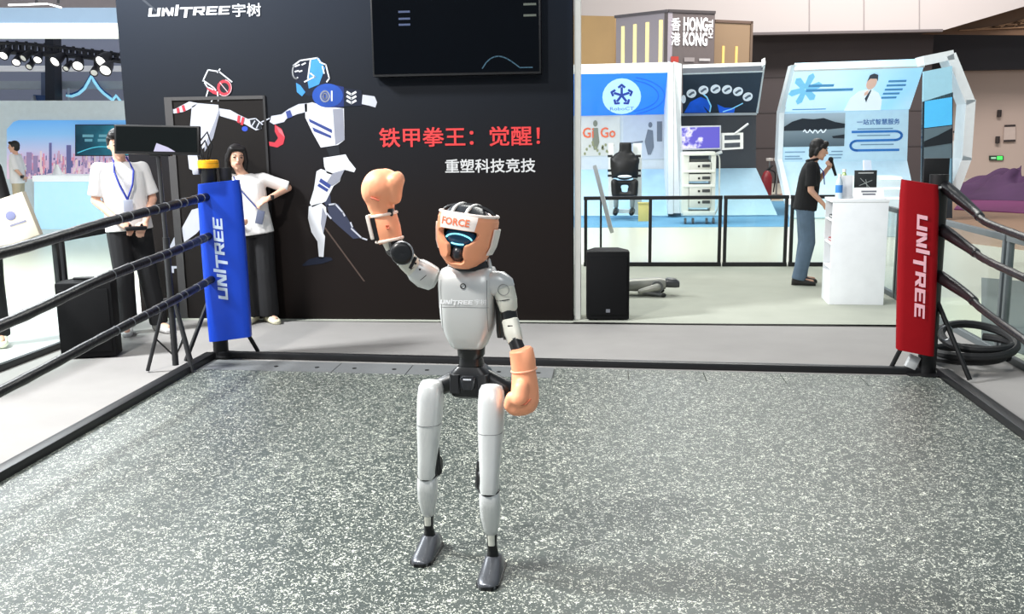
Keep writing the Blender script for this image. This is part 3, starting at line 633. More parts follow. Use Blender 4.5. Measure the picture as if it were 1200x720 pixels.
MB().tube([c+Vector((0.041*math.cos(t), 0.004-0.005*math.cos(t), 0.041*math.sin(t))) for t in [2*math.pi*i/24 for i in range(24)]], 0.003, 6, True).build('elbow_rim', STEEL, el)
limb([(PX(464, 290, 3.37), 0.026, 0.03), (PX(462, 288, 3.37), 0.031, 0.035), (PX(455, 275, 3.36), 0.030, 0.033), (PX(453, 271, 3.36), 0.026, 0.028)], ref=(0, 1, 0)).build('forearm_shell', SHELL2, rb)
MB().cap(PX(465, 292, 3.35), PX(457, 262, 3.35), 0.026, 0.024).build('forearm_core', JOINT, rb)
for (qx, qy, Y_, rr) in ((474, 303, 3.355, 0.0345), (483, 311.5, 3.372, 0.036), (496, 321, 3.39, 0.0485)):
    c = PX(qx, qy, Y_); Q = tilt((PX(487, 315, 3.37)-PX(470, 297, 3.35)), (0, 1, 0))
    MB().tube([c+Q @ Vector((rr*math.cos(t), rr*1.02*math.sin(t), 0)) for t in [2*math.pi*i/22 for i in range(22)]], 0.0016, 5, True).build('arm_seam', JOINT, rb)
for (x, y, Y_) in ((462, 280, 3.325), (459, 285, 3.325), (478, 305, 3.322), (487, 309, 3.335), (492, 316, 3.34)): MB().ell(PX(x, y, Y_), (0.004, 0.004, 0.004)).build('arm_screw', JOINT, rb)
MB().box(PX(484, 308, 3.336), (0.012, 0.012, 0.05), rotm(0, 0.5, 0)).build('shoulder_slot', JOINT, rb, bevel=0.003)
# raised glove
gY = 3.33
cu = limb([(PX(457, 283, gY), 0.040, 0.036), (PX(456, 280, gY), 0.047, 0.043), (PX(454, 268, gY), 0.048, 0.044), (PX(450, 252, gY), 0.046, 0.042), (PX(449, 249, gY), 0.040, 0.036)], n=24, e=2.3).build('glove_cuff', PEACH, rb)
for (qx, qy, rr) in ((456.5, 281, 0.0475), (450, 251.5, 0.046)):
    c = PX(qx, qy, gY); d = (PX(450, 252, gY)-PX(456, 280, gY)).normalized(); Q = tilt(d)
    MB().tube([c+Q @ Vector((rr*math.cos(t), rr*0.92*math.sin(t), 0)) for t in [2*math.pi*i/24 for i in range(24)]], 0.006, 8, True).build('cuff_piping', M((250, 226, 210), 0.5), cu)
c = PX(441, 268, gY-0.01); MB().box(c, (0.020, 0.06, 0.085), rotm(0, -0.2, 0)).build('cuff_strap', JOINT, cu, bevel=0.006)
c = PX(435.5, 266, gY-0.015); MB().box(c, (0.014, 0.065, 0.09), rotm(0, -0.2, 0)).build('cuff_strap_end', M((235, 225, 215), 0.5), cu, bevel=0.006)
c = PX(454, 266, gY-0.046); MB().tube([c+Vector((0.006, 0, 0.006)), c+Vector((-0.005, 0, 0.005)), c+Vector((-0.002, 0, -0.006)), c+Vector((0.008, 0, -0.004))], 0.003, 6).build('cuff_mark', M((226, 112, 72), 0.5), cu)
g = MB()
g.cap(PX(449, 254, gY), PX(447, 240, gY), 0.040, 0.050); g.cap(PX(446, 238, gY), PX(445, 224, gY-0.01), 0.052, 0.062)
g.ell(PX(446, 219, gY-0.015), (0.066, 0.066, 0.064), rotm(0, 0.3, 0)); g.ell(PX(437, 223, gY-0.01), (0.042, 0.055, 0.058)); g.ell(PX(452, 213, gY-0.01), (0.05, 0.055, 0.047))
g.cap(PX(463, 213, gY-0.045), PX(463, 232, gY-0.03), 0.031, 0.024); g.ell(PX(466, 211, gY-0.03), (0.026, 0.03, 0.032))
gm = g.blob('glove_mitt', PEACH, rb, 0.006, 5)
c = PX(440, 233, gY-0.068); MB().tube([c+Vector((-0.016, 0.0, 0.003)), c+Vector((0, -0.004, -0.001)), c+Vector((0.014, -0.004, -0.007))], 0.0035, 6).build('glove_mark', M((206, 96, 66), 0.5), gm)
MB().box(PX(458, 249, gY-0.02), (0.02, 0.03, 0.028)).build('glove_gap', JOINT, gm, bevel=0.006)
# lowered arm (picture right)
limb([(PX(572, 331, 3.37), 0.03, 0.03), (PX(576, 332, 3.37), 0.043, 0.046), (PX(586, 333, 3.36), 0.045, 0.047), (PX(594, 337, 3.36), 0.036, 0.038), (PX(597, 340, 3.36), 0.024, 0.026)], ref=(0, 1, 0)).build('shoulder_shell', SHELL, rb)
limb([(PX(588, 332, 3.36), 0.026, 0.026), (PX(590, 338, 3.36), 0.040, 0.042), (PX(594, 352, 3.355), 0.038, 0.038), (PX(596, 362, 3.35), 0.033, 0.034), (PX(597, 366, 3.35), 0.026, 0.026)]).build('upper_arm_shell', SHELL2, rb)
MB().cyl(PX(595, 359, 3.35), PX(599, 381, 3.34), 0.030, 0.029, 16).build('elbow_joint', JOINT, rb)
MB().lathe([(0.0, -0.012), (0.026, -0.012), (0.03, -0.006), (0.03, 0.006), (0.0, 0.010)], PX(592, 389, 3.34), (-1, -0.3, 0), 18).build('elbow_cap', JOINT, rb)
limb([(PX(597, 372, 3.34), 0.022, 0.022), (PX(598, 376, 3.34), 0.031, 0.032), (PX(601, 390, 3.32), 0.032, 0.032), (PX(604, 400, 3.30), 0.028, 0.028), (PX(605, 403, 3.30), 0.022, 0.022)]).build('forearm_shell', SHELL2, rb)
MB().cyl(PX(603, 398, 3.30), PX(609, 414, 3.28), 0.026, 0.026, 14).build('wrist', JOINT, rb)
MB().tube([PX(593, 350, 3.355)+Vector((0.0386*math.cos(t), 0.0386*math.sin(t), 0.006*math.cos(t))) for t in [2*math.pi*i/22 for i in range(22)]], 0.0018, 5, True).build('arm_seam', JOINT, rb)
MB().tube([PX(590, 340, 3.313)+Vector((0.020*math.cos(t), 0.002, 0.020*math.sin(t))) for t in [2*math.pi*i/20 for i in range(20)]], 0.0014, 5, True).build('arm_seam', M((130, 132, 130), 0.5), rb)
MB().box(PX(598, 383, 3.305), (0.020, 0.014, 0.012)).build('forearm_slot', JOINT, rb, bevel=0.003)
gY = 3.25
cu = limb([(PX(610.5, 409, gY), 0.036, 0.034), (PX(611, 411, gY), 0.043, 0.040), (PX(613, 424, gY), 0.045, 0.042), (PX(614, 434, gY), 0.044, 0.042)], n=24, e=2.3).build('glove_cuff', PEACH, rb)
c = PX(614, 433.5, gY); MB().tube([c+Vector((0.0445*math.cos(t), 0.042*math.sin(t), 0.006*math.cos(t))) for t in [2*math.pi*i/24 for i in range(24)]], 0.004, 8, True).build('cuff_piping', PEACH2, cu)
g = MB()
g.cap(PX(614, 436, gY), PX(615, 452, gY), 0.044, 0.050); g.cap(PX(615, 455, gY), PX(615, 468, gY-0.01), 0.051, 0.050)
g.ell(PX(611, 472, gY-0.03), (0.054, 0.048, 0.048)); g.ell(PX(619, 466, gY), (0.040, 0.05, 0.06))
g.cap(PX(601, 467, gY-0.055), PX(598, 475, gY-0.04), 0.027, 0.025); g.cap(PX(611, 455, gY-0.055), PX(609, 468, gY-0.07), 0.028, 0.030)
g.ell(PX(607, 478, gY-0.03), (0.044, 0.04, 0.03))
gm = g.blob('glove_mitt', PEACH, rb, 0.006, 5)
MB().tube([PX(622, 468, gY-0.072), PX(616, 474, gY-0.088), PX(610, 475, gY-0.09)], 0.003, 6).build('glove_crease', M((206, 110, 78), 0.5), gm)
# head and headguard
HC = PX(547, 276, 3.36); HR = rotm(math.radians(-4), math.radians(7.5), math.radians(-11))
def hp(x, y, z): return HC + HR @ Vector((x, y, z))
hd = MB(); hd.ell(hp(0, 0, 0.0), (0.083, 0.090, 0.105), HR, 24, 16); hd.build('head', JOINT, rb)
vis = MB(); vis.ell(hp(0, -0.022, -0.006), (0.072, 0.075, 0.06), HR, 24, 16); vz = vis.build('visor', M((6, 56, 84), 0.12, emit=0.2), rb)
chin = MB(); chin.ell(hp(0.0, -0.05, -0.062), (0.030, 0.046, 0.034), HR, 18, 12); chin.build('chin_piece', M((38, 40, 46), 0.3), rb)
def on_visor(x, z): 
    q = 1-(x/0.072)**2-((z+0.006)/0.06)**2; return hp(x, -0.022-0.075*math.sqrt(max(0, q))-0.002, z)
GLOW = M((130, 225, 250), 0.4, emit=1.3)
MB().tube([on_visor(-0.048+0.096*i/16, -0.009+0.017*math.sin(math.pi*i/16)**0.6) for i in range(17)], 0.0032, 6).build('visor_light', GLOW, vz)
MB().tube([on_visor(-0.023+0.046*i/10, -0.027-0.002*math.sin(math.pi*i/10)) for i in range(11)], 0.0028, 6).build('visor_light', GLOW, vz)
# the guard: thick shell with a face opening
def guard_pt(th, v, off=0.0):                              # th: 0 = face, v: 0 chin .. 1 brow rim
    z = -0.118+0.198*v
    prof_x = np.interp(v, [0, 0.06, 0.2, 0.45, 0.7, 0.9, 1.0], [0.030, 0.052, 0.078, 0.098, 0.104, 0.105, 0.099])
    prof_y = np.interp(v, [0, 0.06, 0.2, 0.45, 0.7, 0.9, 1.0], [0.060, 0.085, 0.104, 0.114, 0.118, 0.118, 0.110])
    s, c_ = math.sin(th), math.cos(th); e = 2/2.5
    x = (prof_x+off)*math.copysign(abs(s)**e, s); y = -(prof_y+off)*math.copysign(abs(c_)**e, c_)
    return hp(x, y, z)
def opening(x, z):                                         # T shaped hole: eyes and mouth, x across the face, z height
    if -0.036 < z < 0.022:
        w = np.interp(z, [-0.036, -0.024, -0.008, 0.010, 0.019, 0.022], [0.032, 0.050, 0.074, 0.082, 0.078, 0.066]); return abs(x) < w
    if -0.100 < z <= -0.036:
        w = np.interp(z, [-0.100, -0.090, -0.06, -0.036], [0.026, 0.036, 0.028, 0.032]); return abs(x) < w
    return False
NT, NV = 150, 80; v_ = []; ok = {}
def gridpt(i, j): 
    th = 2*math.pi*i/NT; return guard_pt(th, j/NV)
faces = []
for i in range(NT):
    for j in range(NV):
        th = 2*math.pi*(i+0.5)/NT; t = math.atan2(math.sin(th), math.cos(th)); v = (j+0.5)/NV
        px_, pz_ = float(np.interp(v, [0, 0.2, 0.45, 0.7, 1], [0.05, 0.078, 0.099, 0.108, 0.104]))*math.copysign(abs(math.sin(t))**0.8, t), -0.118+0.198*v
        if abs(t) < 1.3 and opening(px_, pz_): continue
        if abs(t) > 1.9 and (v < 0.30 or v > 0.96): continue   # open at the nape
        faces.append((i, j))
idx = {}
gmb = MB()
def gi(i, j):
    k = (i % NT, j)
    if k not in idx: idx[k] = len(gmb.v); gmb.v.append(gridpt(*k))
    return idx[k]
for i, j in faces: gmb.f.append((gi(i, j), gi(i+1, j), gi(i+1, j+1), gi(i, j+1)))
hg = gmb.build('headguard', PEACH, rb, ang=180)
for p in hg.data.polygons: p.use_smooth = True
hb = bmesh.new(); hb.from_mesh(hg.data)
for _ in range(6):                                         # round off the stair-steps along the rims
    rim = [v for v in hb.verts if v.is_boundary]
    newp = {}
    for v in rim:
        nb = [e.other_vert(v) for e in v.link_edges if e.is_boundary]
        if len(nb) == 2: newp[v] = v.co*0.5+(nb[0].co+nb[1].co)*0.25
    for v, c2 in newp.items(): v.co = c2
hb.to_mesh(hg.data); hb.free()
sd = hg.modifiers.new('thickness', 'SOLIDIFY'); sd.thickness = 0.020; sd.offset = -1 if True else 1
bv = hg.modifiers.new('soft', 'BEVEL'); bv.width = 0.005; bv.segments = 2; bv.limit_method = 'ANGLE'; bv.angle_limit = math.radians(50)
# white brow panel and lettering
def patch(t0, t1, v0, v1, off, nt=18, nv=8, trim=None):
    mb = MB()
    for s in (off, off-0.006):
        for j in range(nv+1):
            for i in range(nt+1):
                a, b = t0+(t1-t0)*i/nt, v0+(v1-v0)*j/nv
                if trim: a *= trim(j/nv)
                mb.v.append(guard_pt(a, b, s))
    n1 = (nt+1)*(nv+1)
    for j in range(nv):
        for i in range(nt):
            q = (j*(nt+1)+i, j*(nt+1)+i+1, (j+1)*(nt+1)+i+1, (j+1)*(nt+1)+i); mb.f += [q, tuple(k+n1 for k in reversed(q))]
    for j in range(nv):
        for i in (0, nt): mb.f.append((j*(nt+1)+i, (j+1)*(nt+1)+i, (j+1)*(nt+1)+i+n1, j*(nt+1)+i+n1))
    for i in range(nt):
        for j in (0, nv): mb.f.append((j*(nt+1)+i, j*(nt+1)+i+1, j*(nt+1)+i+1+n1, j*(nt+1)+i+n1))
    return mb
bpz = patch(-0.66, 0.62, 0.72, 0.99, 0.0045, trim=lambda t: 0.85+0.15*t).build('brow_panel', M((250, 236, 228), 0.5), rb, ang=60)
vs, fs = text_shape('FORCE', 0.025)
X0 = min(v.x for v in vs); X1 = max(v.x for v in vs); Y0 = min(v.y for v in vs); Y1 = max(v.y for v in vs)
def brow(u, t):
    x = -0.062+0.108*u; prof = 0.1145; th = math.copysign(math.asin(min(1, abs(x/prof)))**1.0, x)
    th = math.copysign(math.asin(min(1.0, (abs(x)/0.1135)**1.25)), x)
    return guard_pt(th, 0.785+0.135*t, 0.0060)
MB().add([brow((v.x-X0)/(X1-X0), (v.y-Y0)/(Y1-Y0)) for v in vs], fs).build('brow_lettering', M((246, 128, 88), 0.5), bpz, smooth=False)
for sx in (-1, 1):
    t0, t1 = (1.42, 1.95) if sx > 0 else (-1.95, -1.42)
    patch(t0, t1, 0.30, 0.78, 0.010, 10, 10, None).build('ear_pad', M((240, 234, 226), 0.5), rb, ang=60)
MB().tube([guard_pt(2*math.pi*i/60, 0.992, 0.0) for i in range(60)], 0.006, 8, True).build('brow_piping', M((250, 232, 222), 0.5), rb)
for k, xx in enumerate((-0.03, 0.022)):
    MB().tube([hp(xx, -0.10+0.02*i if False else -0.105*math.cos(math.pi*i/10), 0.072+0.040*math.sin(math.pi*i/10)) for i in range(11)], 0.006, 8).build('crown_strap', M((225, 222, 216), 0.5), rb)
MB().tube([hp(-0.10*math.cos(math.pi*i/10), 0.0, 0.072+0.038*math.sin(math.pi*i/10)) for i in range(11)], 0.007, 8).build('crown_strap', JOINT, rb)
MB().path_shell([(hp(-0.004, -0.01, 0.078), (0.078, 0.09), HR), (hp(-0.004, -0.005, 0.104), (0.055, 0.066), HR), (hp(0, 0, 0.110), (0.02, 0.02), HR)], 24, 2.2).build('crown_cap', M((40, 42, 46), 0.3), rb)
# =================================================================== people
SKIN = M((222, 172, 146), 0.55, var=0.04); HAIRM = M((18, 14, 14), 0.5); TEE = M((232, 230, 228), 0.8, bump=0.15, bscale=40, var=0.03)
BLKCLOTH = M((16, 16, 19), 0.85, bump=0.15, bscale=40); JEANS = M((92, 112, 132), 0.85, var=0.25, scale=12); SHOEW = M((226, 222, 206), 0.6)
def hand(mb, w, d, n, side, s=1.0, curl=0.5):
    """palm and five fingers from wrist w, along d, palm facing n; side = +1/-1 gives the thumb side"""
    d = Vector(d).normalized(); n = Vector(n); n = (n-d*n.dot(d)).normalized(); x = d.cross(n)*side; w = Vector(w)
    Q = Matrix((x, n, d)).transposed()
    mb.ell(w+d*0.045*s, (0.040*s, 0.018*s, 0.052*s), Q, 12, 8)
    for k, (o, l, r) in enumerate(((0.028, 0.072, 0.0095), (0.010, 0.080, 0.010), (-0.009, 0.075, 0.0095), (-0.027, 0.060, 0.0085))):
        p = w+d*0.082*s+x*o*s; L1 = l*s*0.5
        e1 = (d*math.cos(curl)+n*math.sin(curl)); e2 = (d*math.cos(curl*2.2)+n*math.sin(curl*2.2))
        mb.cap(p-d*0.02*s, p+e1*L1, r*s, r*s*0.95, 8); mb.cap(p+e1*L1, p+e1*L1+e2*L1, r*s*0.95, r*s*0.8, 8)
    t = w+d*0.025*s+x*0.032*s; e = (d*0.7+x*0.6+n*0.35).normalized()
    mb.cap(t, t+e*0.035*s, 0.013*s, 0.011*s, 8); mb.cap(t+e*0.035*s, t+e*0.035*s+(d*0.9+n*0.4).normalized()*0.028*s, 0.011*s, 0.009*s, 8)
DEF = dict(head=(0, 0, 1.585), neck=(0, 0.01, 1.43), pelvis=(0, 0.01, 0.93), sL=(-0.175, 0.01, 1.40), sR=(0.175, 0.01, 1.40), eL=(-0.215, 0.03, 1.13), eR=(0.215, 0.03, 1.13),
           wL=(-0.215, -0.03, 0.90), wR=(0.215, -0.03, 0.90), hL=(-0.085, 0.01, 0.91), hR=(0.085, 0.01, 0.91), kL=(-0.09, -0.01, 0.50), kR=(0.09, -0.01, 0.50),
           aL=(-0.095, 0.03, 0.085), aR=(0.095, 0.03, 0.085), fL=(-0.11, -0.12, 0.03), fR=(0.11, -0.12, 0.03), head_rot=(0, 0, 0),
           hdL=(0.05, -0.2, -1), hdR=(-0.05, -0.2, -1), hnL=(1, 0, 0), hnR=(-1, 0, 0), curl=0.45)
def person(loc, rz, H, label, pose, top=TEE, legs=BLKCLOTH, shoes=SHOEW, hair='short', sleeve=0.62, leg_r=(0.092, 0.076, 0.074), girth=1.0, lower=True, vox=0.009, lean=(0, 0)):
    J = dict(DEF); J.update(pose); s = H/1.70
    V = {k: Vector(v)*s for k, v in J.items() if k not in ('head_rot', 'hdL', 'hdR', 'hnL', 'hnR', 'curl')}
    for v in V.values():
        if v.z > 0.2: v.x += lean[0]*v.z/1.4; v.y += lean[1]*v.z/1.4
    root = thing('person', loc, label, 'person', rz)
    HRm = rotm(*J['head_rot']); h = V['head']
    def hp_(x, y, z): return h + HRm @ (Vector((x, y, z))*s)
    sx = (V['sR']-V['sL']).normalized()
    def torso_at(t, rx, ry):
        c = V['pelvis'].lerp(V['neck'], t); up = (V['neck']-V['pelvis']).normalized(); x = (sx-up*sx.dot(up)).normalized(); y = up.cross(x)
        return (c, (rx*s*girth, ry*s*girth), Matrix((x, y, up)).transposed())
    # one continuous body
    b = MB()
    b.ell(hp_(0, 0, 0.012), (0.073*s, 0.092*s, 0.100*s), HRm); b.ell(hp_(0, -0.024, -0.052), (0.054*s, 0.064*s, 0.058*s), HRm); b.cap(hp_(0, -0.066, -0.094), hp_(0, -0.06, -0.09), 0.018*s)
    b.cap(hp_(0, -0.090, 0.012), hp_(0, -0.104, -0.022), 0.008*s, 0.014*s); b.ell(hp_(-0.074, 0.008, -0.012), (0.010*s, 0.02*s, 0.032*s), HRm); b.ell(hp_(0.074, 0.008, -0.012), (0.010*s, 0.02*s, 0.032*s), HRm)
    b.cap(hp_(-0.022, -0.082, 0.026), hp_(0.022, -0.082, 0.026), 0.010*s); b.cap(hp_(-0.016, -0.085, -0.05), hp_(0.016, -0.085, -0.05), 0.008*s)
    b.cap(V['neck']-Vector((0, 0, 0.03))*s, hp_(0, 0.015, -0.05), 0.052*s, 0.048*s)
    b.path_shell([torso_at(t, rx, ry) for t, rx, ry in ((-0.08, 0.12, 0.09), (0.0, 0.145, 0.10), (0.3, 0.125, 0.085), (0.65, 0.15, 0.095), (0.9, 0.14, 0.08), (1.0, 0.07, 0.05))], 16, 2.3)
    for q in 'LR':
        b.cap(V['s'+q], V['e'+q], 0.046*s, 0.036*s); b.cap(V['e'+q], V['w'+q], 0.036*s, 0.025*s)
        hand(b, V['w'+q], J['hd'+q], J['hn'+q], 1 if q == 'L' else -1, s, J['curl'])
        if lower:
            b.cap(V['h'+q], V['k'+q], 0.075*s, 0.052*s); b.cap(V['k'+q], V['a'+q], 0.050*s, 0.034*s); b.cap(V['a'+q]-Vector((0, 0, 0.03))*s, V['f'+q]+Vector((0, 0, 0.015))*s, 0.036*s, 0.026*s)
    body = b.blob('body', SKIN, root, vox*0.8, 2, local=True)
    # face
    for x in (-0.030, 0.030):
        MB().ell(hp_(x, -0.083, 0.010), (0.014*s, 0.008*s, 0.007*s), HRm, 10, 6).build('eye', M((28, 20, 18), 0.3), root, local=True)
        MB().tube([hp_(x-0.018, -0.086, 0.030), hp_(x, -0.091, 0.034), hp_(x+0.018, -0.086, 0.030)], 0.0035*s, 6).build('eyebrow', HAIRM, root, local=True)
    MB().tube([hp_(-0.020, -0.088, -0.050), hp_(0, -0.095, -0.049), hp_(0.020, -0.088, -0.050)], 0.005*s, 6).build('mouth', M((176, 96, 88), 0.5), root, local=True)
    # hair
    k = MB(); k.ell(hp_(0, 0.024, 0.036), (0.084*s, 0.092*s, 0.092*s), HRm); k.ell(hp_(0, 0.04, -0.01), (0.076*s, 0.068*s, 0.080*s), HRm)
    k.cap(hp_(-0.05, -0.055, 0.082), hp_(0.05, -0.055, 0.082), 0.030*s)
    for x in (-1, 1): k.cap(hp_(x*0.072, -0.02, 0.05), hp_(x*0.076, 0.0, -0.005), 0.020*s, 0.012*s)
    if hair == 'crop':
        k.cap(hp_(0, 0.05, 0.0), hp_(0, 0.055, -0.075), 0.055*s, 0.04*s); k.cap(hp_(0.03, -0.07, 0.075), hp_(0.062, -0.055, 0.03), 0.022*s, 0.016*s); k.cap(hp_(-0.03, -0.07, 0.075), hp_(-0.062, -0.055, 0.03), 0.022*s, 0.016*s)
        for x in (-1, 1): k.cap(hp_(x*0.076, 0.02, 0.0), hp_(x*0.066, 0.03, -0.06), 0.026*s, 0.022*s)
    if hair == 'bob':
        for x in (-1, 1):
            k.cap(hp_(x*0.066, -0.045, 0.06), hp_(x*0.082, -0.02, -0.02), 0.024*s, 0.024*s); k.cap(hp_(x*0.082, -0.01, -0.02), hp_(x*0.080, -0.005, -0.12), 0.028*s, 0.024*s)
            k.cap(hp_(x*0.060, 0.04, 0.0), hp_(x*0.060, 0.045, -0.13), 0.040*s, 0.032*s)
    k.blob('hair', HAIRM, root, vox*0.7, 4, local=True)
    # clothes
    t = MB()
    t.path_shell([torso_at(a, rx, ry) for a, rx, ry in ((-0.12, 0.185, 0.135), (0.0, 0.18, 0.135), (0.3, 0.17, 0.128), (0.62, 0.178, 0.122), (0.82, 0.178, 0.105), (0.94, 0.13, 0.08), (1.0, 0.075, 0.062))], 20, 2.4)
    for q in 'LR':
        t.cap(V['s'+q], V['s'+q].lerp(V['e'+q], sleeve), 0.060*s, 0.060*s)
        t.cap(V['neck'].lerp(V['s'+q], 0.35)-Vector((0, 0, 0.045))*s, V['s'+q]-Vector((0, 0, 0.005))*s, 0.058*s, 0.060*s)
        d = (V['e'+q]-V['s'+q]).normalized(); m_ = V['s'+q].lerp(V['e'+q], sleeve)
        t.cyl(m_-d*0.05*s, m_+d*0.06*s, 0.060*s, 0.066*s, 14)
    shirt = t.blob('shirt', top, root, vox, 3, local=True)
    if lower:
        p = MB(); p.path_shell([torso_at(a, rx, ry) for a, rx, ry in ((-0.16, 0.15, 0.115), (0.0, 0.16, 0.118), (0.12, 0.15, 0.11))], 18, 2.3)
        for q in 'LR':
            p.cap(V['h'+q]-Vector((0, 0, 0.04))*s, V['k'+q], leg_r[0]*s, leg_r[1]*s); a_ = V['a'+q]-Vector((0, 0, 0.02))*s; p.cyl(V['k'+q], a_, leg_r[1]*s, leg_r[2]*s, 14); p.ell(V['k'+q], (leg_r[1]*s,)*3)
        p.blob('trousers', legs, root, vox, 3, local=True)
        for q in 'LR':
            a_, f_ = V['a'+q], V['f'+q]; d = Vector((f_.x-a_.x, f_.y-a_.y, 0)).normalized(); z = Vector((0, 0, 1)); n_ = d.cross(z)
            sm_ = MB(); base = Vector((a_.x, a_.y, 0))
            sm_.path_shell([(base+d*y*s+z*hh*s*0.5, (w*s, hh*s*0.5), Matrix((n_, z, d)).transposed()) for y, w, hh in ((-0.075, 0.022, 0.06), (-0.065, 0.036, 0.09), (0.0, 0.040, 0.10), (0.07, 0.046, 0.075), (0.14, 0.047, 0.055), (0.18, 0.036, 0.045), (0.195, 0.015, 0.03))], 16, 3)
            sh = sm_.build('shoe', shoes, root, local=True)
    return root, V, s, hp_
def strap(root, pts, r, mat, name): return MB().tube(pts, r, 6).build(name, mat, root, local=True)
LANY = M((36, 52, 150), 0.6)

# man with the lanyard behind the left ropes
ml = G(170, 390)
r1, V, s, hp_ = person(ml, math.radians(38), 1.72, 'man in white t-shirt and black trousers with blue lanyard, face behind the small monitor', dict(
    head=(0.0, -0.05, 1.575), head_rot=(0.25, 0, -0.1), sL=(-0.17, 0.01, 1.375), sR=(0.17, 0.01, 1.375), eL=(-0.225, 0.02, 1.12), eR=(0.22, 0.02, 1.12), wL=(-0.10, -0.20, 0.955), wR=(0.09, -0.22, 0.945),
    hdL=(0.6, -0.5, -0.5), hdR=(-0.5, -0.5, -0.6), hnL=(0.3, 0.2, -1), hnR=(-0.3, 0.2, -1), curl=0.7, kL=(-0.10, -0.02, 0.5), aL=(-0.13, 0.06, 0.085), fL=(-0.16, -0.1, 0.03), aR=(0.12, 0.0, 0.085), fR=(0.16, -0.14, 0.03)),
    shoes=M((188, 186, 184), 0.6), girth=1.02, lean=(-0.075, 0.06), leg_r=(0.098, 0.082, 0.076))
LN = Vector((-0.070, 0.055, 0))
for x in (-1, 1): strap(r1, [Vector((x*0.05, 0.02, 1.47))*s+LN, Vector((x*0.075, -0.105, 1.36))*s+LN, Vector((x*0.05, -0.15, 1.25))*s+LN, Vector((0.0, -0.158, 1.13))*s+LN], 0.008, LANY, 'lanyard')
bg = MB().box(Vector((0, -0.165, 1.07))*s+LN, (0.075, 0.008, 0.115)).build('badge', M((190, 196, 214), 0.4), r1, bevel=0.003, local=True)
gc = ml + rotm(0, 0, math.radians(38)) @ (Vector((-0.05, -0.245, 0.905))*s)
ct = thing('game_controller', gc, 'black handheld controller in the hands of the man with the lanyard', 'controller', math.radians(38))
MB().box((0, 0, 0), (0.17, 0.07, 0.035)).build('controller_body', SATIN, ct, bevel=0.014, local=True)
for x in (-0.045, 0.045): MB().cyl((x, -0.01, 0.015), (x, -0.012, 0.035), 0.012, 0.010).build('thumb_stick', BLACK, ct, local=True)

# woman leaning by the black wall
wl = G(304, 378)
r2, V, s, hp_ = person(wl, math.radians(14), 1.56, 'woman in white t-shirt with short black hair and wristwatch beside the blue corner pad', dict(
    head=(-0.115, -0.04, 1.60), head_rot=(0.12, 0.06, 0.30), neck=(-0.06, 0.0, 1.44), sL=(-0.215, 0.01, 1.40), sR=(0.115, 0.0, 1.395), eR=(0.34, 0.05, 1.30), wR=(0.175, -0.14, 1.215), eL=(-0.25, -0.02, 1.13), wL=(-0.16, -0.16, 1.02),
    hdR=(-0.8, -0.3, -0.35), hnR=(0, 0.6, -0.8), hdL=(0.6, -0.5, -0.2), aR=(0.10, -0.0, 0.085), fR=(0.17, -0.12, 0.03), aL=(-0.06, 0.03, 0.085)), hair='bob', sleeve=0.72, shoes=M((226, 220, 190), 0.6), leg_r=(0.10, 0.095, 0.095))
wt = Vector((0.20, -0.115, 1.225))*s
MB().box(wt+Vector((0.005, -0.03, 0.0)), (0.034, 0.02, 0.038), rotm(0, 0, -0.6)).build('wristwatch', BLACK, r2, bevel=0.006, local=True)
strap(r2, [Vector((-0.15, -0.05, 1.42))*s, Vector((-0.10, -0.135, 1.32))*s, Vector((0.0, -0.15, 1.2))*s, Vector((0.07, -0.16, 1.12))*s], 0.007, M((60, 70, 130), 0.6), 'lanyard')
MB().box(Vector((0.085, -0.165, 1.04))*s, (0.065, 0.008, 0.12), rotm(0, 0.25, 0)).build('badge', M((96, 102, 124), 0.4), r2, bevel=0.003, local=True)

# presenter behind the white counter
wr_ = G(941, 333)
r3, V, s, hp_ = person(wr_, math.radians(82), 1.58, 'woman in black polo shirt and blue jeans speaking beside the white counter', dict(
    head=(0.0, -0.11, 1.555), head_rot=(0.22, 0, 0.12), neck=(0, -0.045, 1.42), sL=(-0.165, -0.03, 1.375), sR=(0.165, -0.03, 1.375), eL=(-0.205, -0.03, 1.10), wL=(-0.16, -0.18, 0.94), eR=(0.21, -0.10, 1.14), wR=(0.06, -0.22, 1.335),
    hdL=(0.1, -0.7, -0.6), hnL=(1, 0, 0), hdR=(-0.5, -0.3, 0.5), hnR=(-0.4, 0.9, 0), curl=0.95, kL=(-0.09, -0.03, 0.5), aL=(-0.09, 0.06, 0.085), fL=(-0.10, -0.09, 0.03)),
    top=BLKCLOTH, legs=JEANS, hair='crop', shoes=M((40, 38, 38), 0.6), leg_r=(0.098, 0.084, 0.08))
MB().tube([Vector((0.07*math.cos(t), 0.0-0.045+0.06*math.sin(t), 1.44+0.012*math.sin(t)*-1))*s for t in [2*math.pi*i/16 for i in range(16)]], 0.014, 8, True).build('collar', BLKCLOTH, r3, local=True)
strap(r3, [Vector((-0.06, -0.09, 1.40))*s, Vector((-0.06, -0.17, 1.30))*s, Vector((-0.01, -0.19, 1.16))*s], 0.006, LANY, 'lanyard')
RM = rotm(0, 0, math.radians(82))
mh = wr_ + RM @ (Vector((0.02, -0.255, 1.42))*s); md = RM @ Vector((-0.1, 0.35, 1)).normalized()
mic = thing('microphone', mh-md*0.14, 'black handheld microphone held to the mouth of the woman at the counter', 'microphone')
MB().cyl(mh-md*0.16, mh, 0.014, 0.019, 12).build('handle', BLACK, mic); MB().ell(mh+md*0.02, (0.027, 0.027, 0.03)).build('grille', M((36, 36, 38), 0.4, 0.6), mic)

